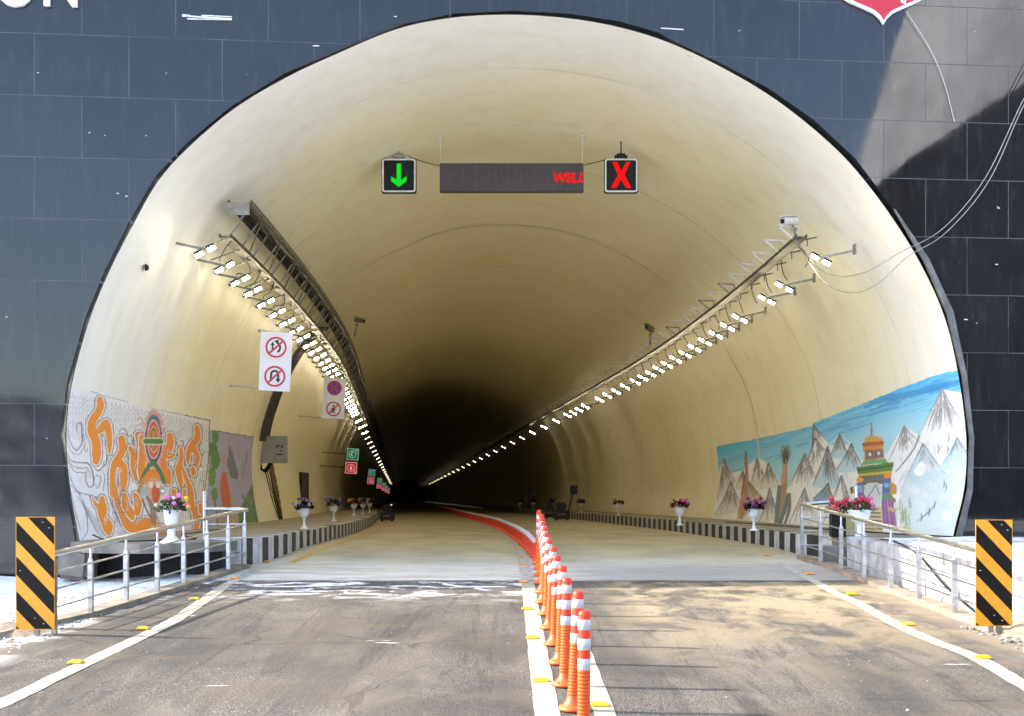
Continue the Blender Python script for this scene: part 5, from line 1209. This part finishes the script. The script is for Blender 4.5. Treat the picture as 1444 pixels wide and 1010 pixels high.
# ------------------------------------------------------------------ traffic signs on the left wall
def ring(mb, c, r1, r0, y, mi, fn=lambda v: v, n=32):
    a = [(c[0]+r1*math.cos(2*math.pi*i/n), c[1]+r1*math.sin(2*math.pi*i/n)) for i in range(n)]; b_ = [(c[0]+r0*math.cos(2*math.pi*i/n), c[1]+r0*math.sin(2*math.pi*i/n)) for i in range(n)]
    mb.add([fn(Vector((x,y,z))) for x, z in a]+[fn(Vector((x,y,z))) for x, z in b_]+[fn(Vector((x,y+.004,z))) for x, z in a], [(i,(i+1)%n,(i+1)%n+n,i+n) for i in range(n)]+[(i,(i+1)%n,(i+1)%n+2*n,i+2*n) for i in range(n)], mi)
def arc_band(mb, c, r_, wd, a0, a1, y, mi):
    P = np.linspace(R(a0), R(a1), 14); pts = [(c[0]+(r_+wd/2)*math.cos(a), c[1]+(r_+wd/2)*math.sin(a)) for a in P]+[(c[0]+(r_-wd/2)*math.cos(a), c[1]+(r_-wd/2)*math.sin(a)) for a in P[::-1]]
    mb.plate(pts, .003, lambda v: v+Vector((0,y,0)), mi)
def signboard(u0, u1, v0, v1, d, label, faces, rods):
    w_ = (u1-u0)*d/F; h_ = (v1-v0)*d/F; c = PX((u0+u1)/2, (v0+v1)/2, d); root = empty('traffic_sign', c, label, 'traffic sign', rot=(0,R(2.5),R(4)))
    mb = MB(); mb.box((0,.015,0), (w_,.03,h_), bev=.004); mb.build('panel', M['signwhite'], root)
    mb = MB()
    for x in (-w_/2, w_/2): mb.box((x,.012,0), (.014,.04,h_+.014))
    for z in (-h_/2, h_/2): mb.box((0,.012,z), (w_-.016,.04,.014))
    mb.build('frame', M['white'], root)
    for (cz_, kind) in faces:
        mb = MB(); cc = (0, cz_*h_); r_ = w_*.345; s_ = r_
        P = lambda L, y=-.005, mi=2: mb.plate([(cc[0]+x*s_, cc[1]+z*s_) for x, z in L], .003, lambda v: v+Vector((0,y,0)), mi)
        if kind == 'overtake':
            P([(-.42,-.42),(-.26,-.42),(-.26,.18),(-.14,.18),(-.34,.56),(-.54,.18),(-.42,.18)][::-1]); arc_band(mb, (cc[0]-.12*s_, cc[1]-.02*s_), .5*s_, .2*s_, -60, 62, -.005, 2); P([(.26,.72),(-.22,.62),(.12,.28)])
        elif kind == 'uturn':
            arc_band(mb, (cc[0]-.02*s_, cc[1]+.18*s_), .34*s_, .2*s_, 0, 180, -.005, 2); P([(-.46,.18),(-.26,.18),(-.26,-.48),(-.46,-.48)][::-1]); P([(.22,.18),(.42,.18),(.42,-.22),(.58,-.22),(.32,-.62),(.06,-.22),(.22,-.22)][::-1])
        elif kind == 'walk':
            P([(-.13,.2),(.2,.22),(.26,-.1),(.12,-.15),(.18,-.62),(.04,-.62),(-.02,-.2),(-.14,-.62),(-.28,-.6),(-.14,-.05),(-.26,-.1),(-.36,.02)][::-1]); mb.plate([(cc[0]+x, cc[1]+.42*s_+z) for x, z in circ(.14*s_, 12)], .003, lambda v: v+Vector((0,-.005,0)), 2)
        if kind == 'nostop':
            mb.plate([(cc[0]+x, cc[1]+z) for x, z in circ(r_*.84)], .003, lambda v: v+Vector((0,-.005,0)), 1)
            for sg in (1, -1): mb.plate([(cc[0]+x*s_, cc[1]+z*s_) for x, z in [(-.66*1,-.5*sg),(-.5,-.66*sg),(.66,.5*sg),(.5,.66*sg)]], .003, lambda v: v+Vector((0,-.0085-.001*sg,0)), 0)
        else:
            mb.plate([(cc[0]+x*s_, cc[1]+z*s_) for x, z in [(-.64,-.5),(-.52,-.64),(.64,.5),(.52,.64)]], .003, lambda v: v+Vector((0,-.0095,0)), 0)
        ring(mb, cc, r_, r_*.82, -.011, 0); mb.build('symbol', [M['signred'], M['signblue'], M['signblack']], root)
    for (z, L) in rods:
        mb = MB(); mb.tube([(w_*.3,.035,z*h_),(-w_/2-L,.06,z*h_+.02)], .012, 8); mb.box((-w_/2-L,.06,z*h_+.02),(.03,.06,.05)); mb.build('mounting_rod', M['galv'], root)
signboard(367,410,469,551,23.6,'white double traffic sign with no overtaking and no u-turn symbols on the left wall', [(.245,'overtake'),(-.255,'uturn')], [(.5,.05),(-.47,.53)])
signboard(456,486,533,590,34.5,'smaller white double traffic sign with no stopping and no pedestrians symbols on the left wall', [(.25,'nostop'),(-.27,'walk')], [(.5,.05),(-.5,.62)])
# lit phone and extinguisher signs receding down the left wall
def litsign(d, kind, label, n):
    c = Vector((cshift(d)-4.75+ (0.0 if kind else -.07)*1, d, CZ+(2.75-(.58 if kind == 0 else 0))-.58*(1 if False else 0)))
    c.z = CZ+(1.86 if kind else 1.30); w_ = .50
    root = empty('safety_sign', c, label, 'safety sign', 'lit green and red safety signs on the left wall', rot=(0,R(4),0)); mb = MB(); mb.box((0,.02,0), (w_,.04,w_)); mb.build('panel', M['phone'] if kind else M['ext'], root)
    mb = MB(); t = .014
    for x in (-w_/2+.02, w_/2-.02): mb.box((x,-.004,0), (t,.006,w_-.03))
    for z in (-w_/2+.02, w_/2-.02): mb.box((0,-.004,z), (w_-.03,.006,t))
    ring(mb, (-.01,0), .155, .135, -.006, 0)
    if kind: arc_band(mb, (.02,0), .08, .035, 100, 260, -.006, 0); mb.box((.15,-.004,.17), (.07,.006,.05))
    else:
        mb.plate([(-.035,-.09),(.035,-.09),(.035,.05),(-.035,.05)], .004, lambda v: v+Vector((0,-.008,0))); mb.box((0,-.006,.075),(.07,.006,.02)); mb.box((.16,-.004,-.15),(.03,.006,.09))
    mb.build('symbol', M['mark'], root)
    mb = MB(); mb.beam((-.1,.05,0), (-1.3,.08,0), .03, .03); mb.build('mount', M['dark'], root)
NUM = ['nearest', 'second', 'third', 'fourth', 'fifth', 'sixth']
for i, d in enumerate((53, 90, 127, 164, 200, 240)):
    litsign(d, 1, f'lit green telephone sign, {NUM[i]} along the left wall', i); litsign(d, 0, f'lit red extinguisher sign, {NUM[i]} along the left wall', i)

# ------------------------------------------------------------------ electrical box, conduits, rust stain
cB = wall_at(385, 634, -1, .30); dB = cB.y; w_ = 39*dB/F; h_ = 38*dB/F
root = empty('electrical_box', cB, 'grey electrical box on the left wall beside the purple mural', 'electrical box', rot=(0,0,R(6)))
mb = MB(); mb.box((0,.14,0), (w_,.28,h_), bev=.008); mb.build('cabinet', M['boxgrey'], root)
mb = MB(); mb.box((w_*.25,-.006,.0), (w_*.46,.012,h_*.94), bev=.003); dr = mb.build('door', M['boxgrey'], root)
mb = MB(); mb.box((-w_*.235,-.005,.0), (w_*.46,.01,h_*.94), bev=.003); mb.build('door', M['boxgrey'], root)
tx = text_mesh('1-2', .26, .002, M['black'], 'stencil', .001); tx.parent = root; tx.rotation_euler = (R(90),R(-90),0); tx.location = (w_*.36,-.0165,-.20)
mb = MB()
for k in range(4): mb.tube([Vector(p) for p in catmull([(-w_*.44,.05,-h_/2),(-w_*.50+.03*k,.0,-h_/2-.13-.02*k),(-w_*.30+.02*k,.02,-h_/2-.17-.02*k),(-w_*.15+.03*k,.04,-h_/2)], 5)], .018, 6)
mb.build('cable_loop', M['cable'], root)
mb = MB(); mb.box((-w_/2-.03,.12,0), (.05,.22,h_*1.0)); mb.build('side_channel', M['dark'], root)
mb = MB()
for k in range(6):
    P = catmull([tuple(wall_at(u+k*2.3-5, v, -1, .07+.012*(k % 2))) for u, v in ((372,622),(376,600),(385,570),(397,540),(412,512),(430,486),(446,470),(458,462))], 6)
    mb.tube(P, .026, 6)
tag(mb.build('conduit_bundle', M['galvdark']), 'bundle of grey conduits climbing the left wall from the electrical box', 'conduit')
mb = MB()
for k in range(3):
    P = catmull([tuple(wall_at(u+dx*k, v, -1, .03)) for u, v, dx in ((374,664,3),(379,684,2.5),(384,705,3),(392,728,2.5),(397,746,3.5))], 6); mb.tube(P, .013, 6)
tag(mb.build('drop_cables', M['cable']), 'black cables hanging down the left wall below the electrical box', 'cable')
mb = MB(); L = []; Rr = []
for i in range(30):
    t = i/29; v = 652+t*92; u = 381+t*17; wd = (5+2.5*math.sin(t*3.1))*(1-.35*t)+random.uniform(-.8,.8); L.append(wall_at(u-wd*.5, v, -1, .012)); Rr.append(wall_at(u+wd*.7, v, -1, .012))
mb.sheet(L, Rr); mb.build('rust_stain', M['rust'], lining, fix=False)
def wallbox(side, d, z, sx, sz, label, mat, name, cat):
    s = s_wall(z, side); p = SH(d, s-side*.05, z); root = empty(name, p, label, cat); mb = MB(); mb.box((0,0,0), (.1, sx, sz), bev=.01); mb.build('door', mat, root); mb = MB()
    mb.box((0,sx/2+.03,0), (.14,.05,sz+.1)); mb.box((0,-sx/2-.03,0), (.14,.05,sz+.1)); mb.box((0,0,sz/2+.03), (.14,sx+.08,.05)); mb.build('frame', M['dark'], root)
wallbox(-1, 46.5, CZ+.28, 1.5, 1.25, 'dark maroon hydrant cabinet in the left tunnel wall', M['maroon'], 'hydrant_cabinet', 'cabinet')
# dark panels on leaning posts by the right kerb and dark cabinets in the gloom
def post_panel(u, v, d, wpx, hpx, lean, label):
    c = PX(u, v, d); root = empty('roadside_panel', (c.x-.1, d, zp), label, 'panel'); mb = MB(); ww, hh = wpx*d/F, hpx*d/F; zc = c.z-zp
    mb.box((.1,0,zc), (ww,.06,hh), bev=.02); mb.build('panel', M['dark'], root); mb = MB(); mb.beam((.1,.04,zc), (.1-lean,.1,0), .05, .05); mb.build('post', M['dark'], root)
post_panel(809,691,56,10,13,.25,'dark panel on a leaning post behind the right kerb'); post_panel(745,692,75,8,12,.0,'dark panel on an upright post deep by the right wall')
def cabinet(u0, u1, v0, v1, d, label):
    b0 = PX((u0+u1)/2, v1, d); ww, hh = (u1-u0)*d/F, (v1-v0)*d/F; root = empty('equipment_trolley', (b0.x, d, rz(d)), label, 'trolley')
    mb = MB(); mb.box((0,0,hh*.30), (ww,.6,hh*.46), bev=.03); mb.build('body', M['dark'], root); mb = MB(); mb.box((-ww*.05,0,hh*.74), (ww*.72,.5,hh*.4), bev=.06); mb.build('cab', M['dark'], root)
    for x in (-ww*.36, ww*.36):
        mb = MB(); mb.lathe([(0,-.04),(.09,-.04),(.1,-.02),(.1,.02),(.09,.04),(0,.04)], 14); o = mb.build('wheel', M['black'], root); o.rotation_euler = (0,R(90),0); o.location = (x,-.2,.1)
    mb = MB(); mb.box((0,-.305,hh*.32), (ww*.5,.01,.05)); mb.build('plate', simple('amber_reflector', (.35,.12,.02), .4), root)
cabinet(537,556,711,736,50,'dark maintenance trolley against the left kerb deep in the tunnel')
cabinet(781,803,708,735,52,'dark maintenance trolley against the right kerb deep in the tunnel')
cabinet(769,782,706,731,58,'smaller dark trolley behind the other one by the right kerb')

# ------------------------------------------------------------------ cable lying along the right wall foot, flat lid, pebbles
wire([Vector((x, y, zp+.02)) for x, y in ((6.7,19.2),(6.35,21),(6.05,23.5),(5.85,26),(5.6,29),(5.35,32))], .012, 'black cable lying along the foot of the right mural wall', M['cable'])
wire([Vector((-5.75,17.5,zp+.10)), Vector((-5.5,17.3,zp+.04)), Vector((-5.2,17.35,zp+.02)), Vector((-4.9,17.8,zp+.02)), Vector((-4.6,18.6,zp+.015)), Vector((-5.3,20.5,zp+.02)), Vector((-5.5,24,zp+.02))], .010, 'black cable lying along the foot of the left mural wall', M['cable'])
wire([Vector((5.0,17.6,zt+.0)), Vector((4.9,16.4,zt+.01)), Vector((4.90,15.4,zt-.12)), Vector((4.88,14.4,zt-.42)), Vector((4.86,13.2,zt-.68))], .012, 'black cable drooping over the whitewashed wall', M['cable'])
def rubble(x0, x1, y0, y1, n, label, mat, s0=.008, s1=.035, zf=rz):
    mb = MB()
    for i in range(n):
        x, y = random.uniform(x0, x1), random.uniform(y0, y1); s_ = random.uniform(s0, s1)*random.random()**.7+.004
        bm = bmesh.new(); bmesh.ops.create_icosphere(bm, subdivisions=1, radius=s_)
        for v in bm.verts: v.co *= random.uniform(.7, 1.25); v.co.z *= .6
        mb.add([v.co+Vector((x, y, zf(y)+s_*.25)) for v in bm.verts], [[v.index for v in f.verts] for f in bm.faces]); bm.free()
    return tag(mb.build('rubble', mat), label, kind='stuff')
rubble(4.3, 5.3, 10.6, 12.2, 260, 'grey gravel and stones heaped round the right hazard marker', M['pebble'], .01, .05)
rubble(-5.2, -4.2, 11.0, 14.8, 340, 'grit and stones along the left roadside', M['pebble'], .004, .020)
rubble(-5.4, -4.2, 10.0, 15.5, 500, 'crumbs of snow along the left roadside', M['snowbit'], .003, .014)
rubble(-4, 4.2, 8.2, 16, 170, 'scattered grit on the asphalt', M['pebble'], .003, .010)
# heaps of silt round the marker feet
def heap(cx_, cy_, rx, ry, h_, label, mat):
    vs = []; fs = []; n = 22; m = 7
    for j in range(m+1):
        t = j/m
        for i in range(n):
            a = 2*math.pi*i/n; k = 1+.18*math.sin(3*a+1)+.1*math.sin(7*a); x, y = cx_+rx*t*k*math.cos(a), cy_+ry*t*k*math.sin(a); vs.append((x, y, rz(y)-.03+(h_+.03)*(math.cos(t*math.pi)+1)/2+random.uniform(-.006,.006)))
    for j in range(m):
        for i in range(n): fs.append((j*n+i, j*n+(i+1) % n, (j+1)*n+(i+1) % n, (j+1)*n+i))
    mb = MB(); mb.add(vs, fs, 0, True); tag(mb.build('silt_heap', mat, fix=False), label, kind='stuff')
heap(-4.72, 11.9, .55, .75, .09, 'sandy heap at the foot of the left hazard marker', M['sandcrete'])
heap(4.78, 11.9, .6, 1.0, .10, 'sandy heap at the foot of the right hazard marker', M['sandcrete'])
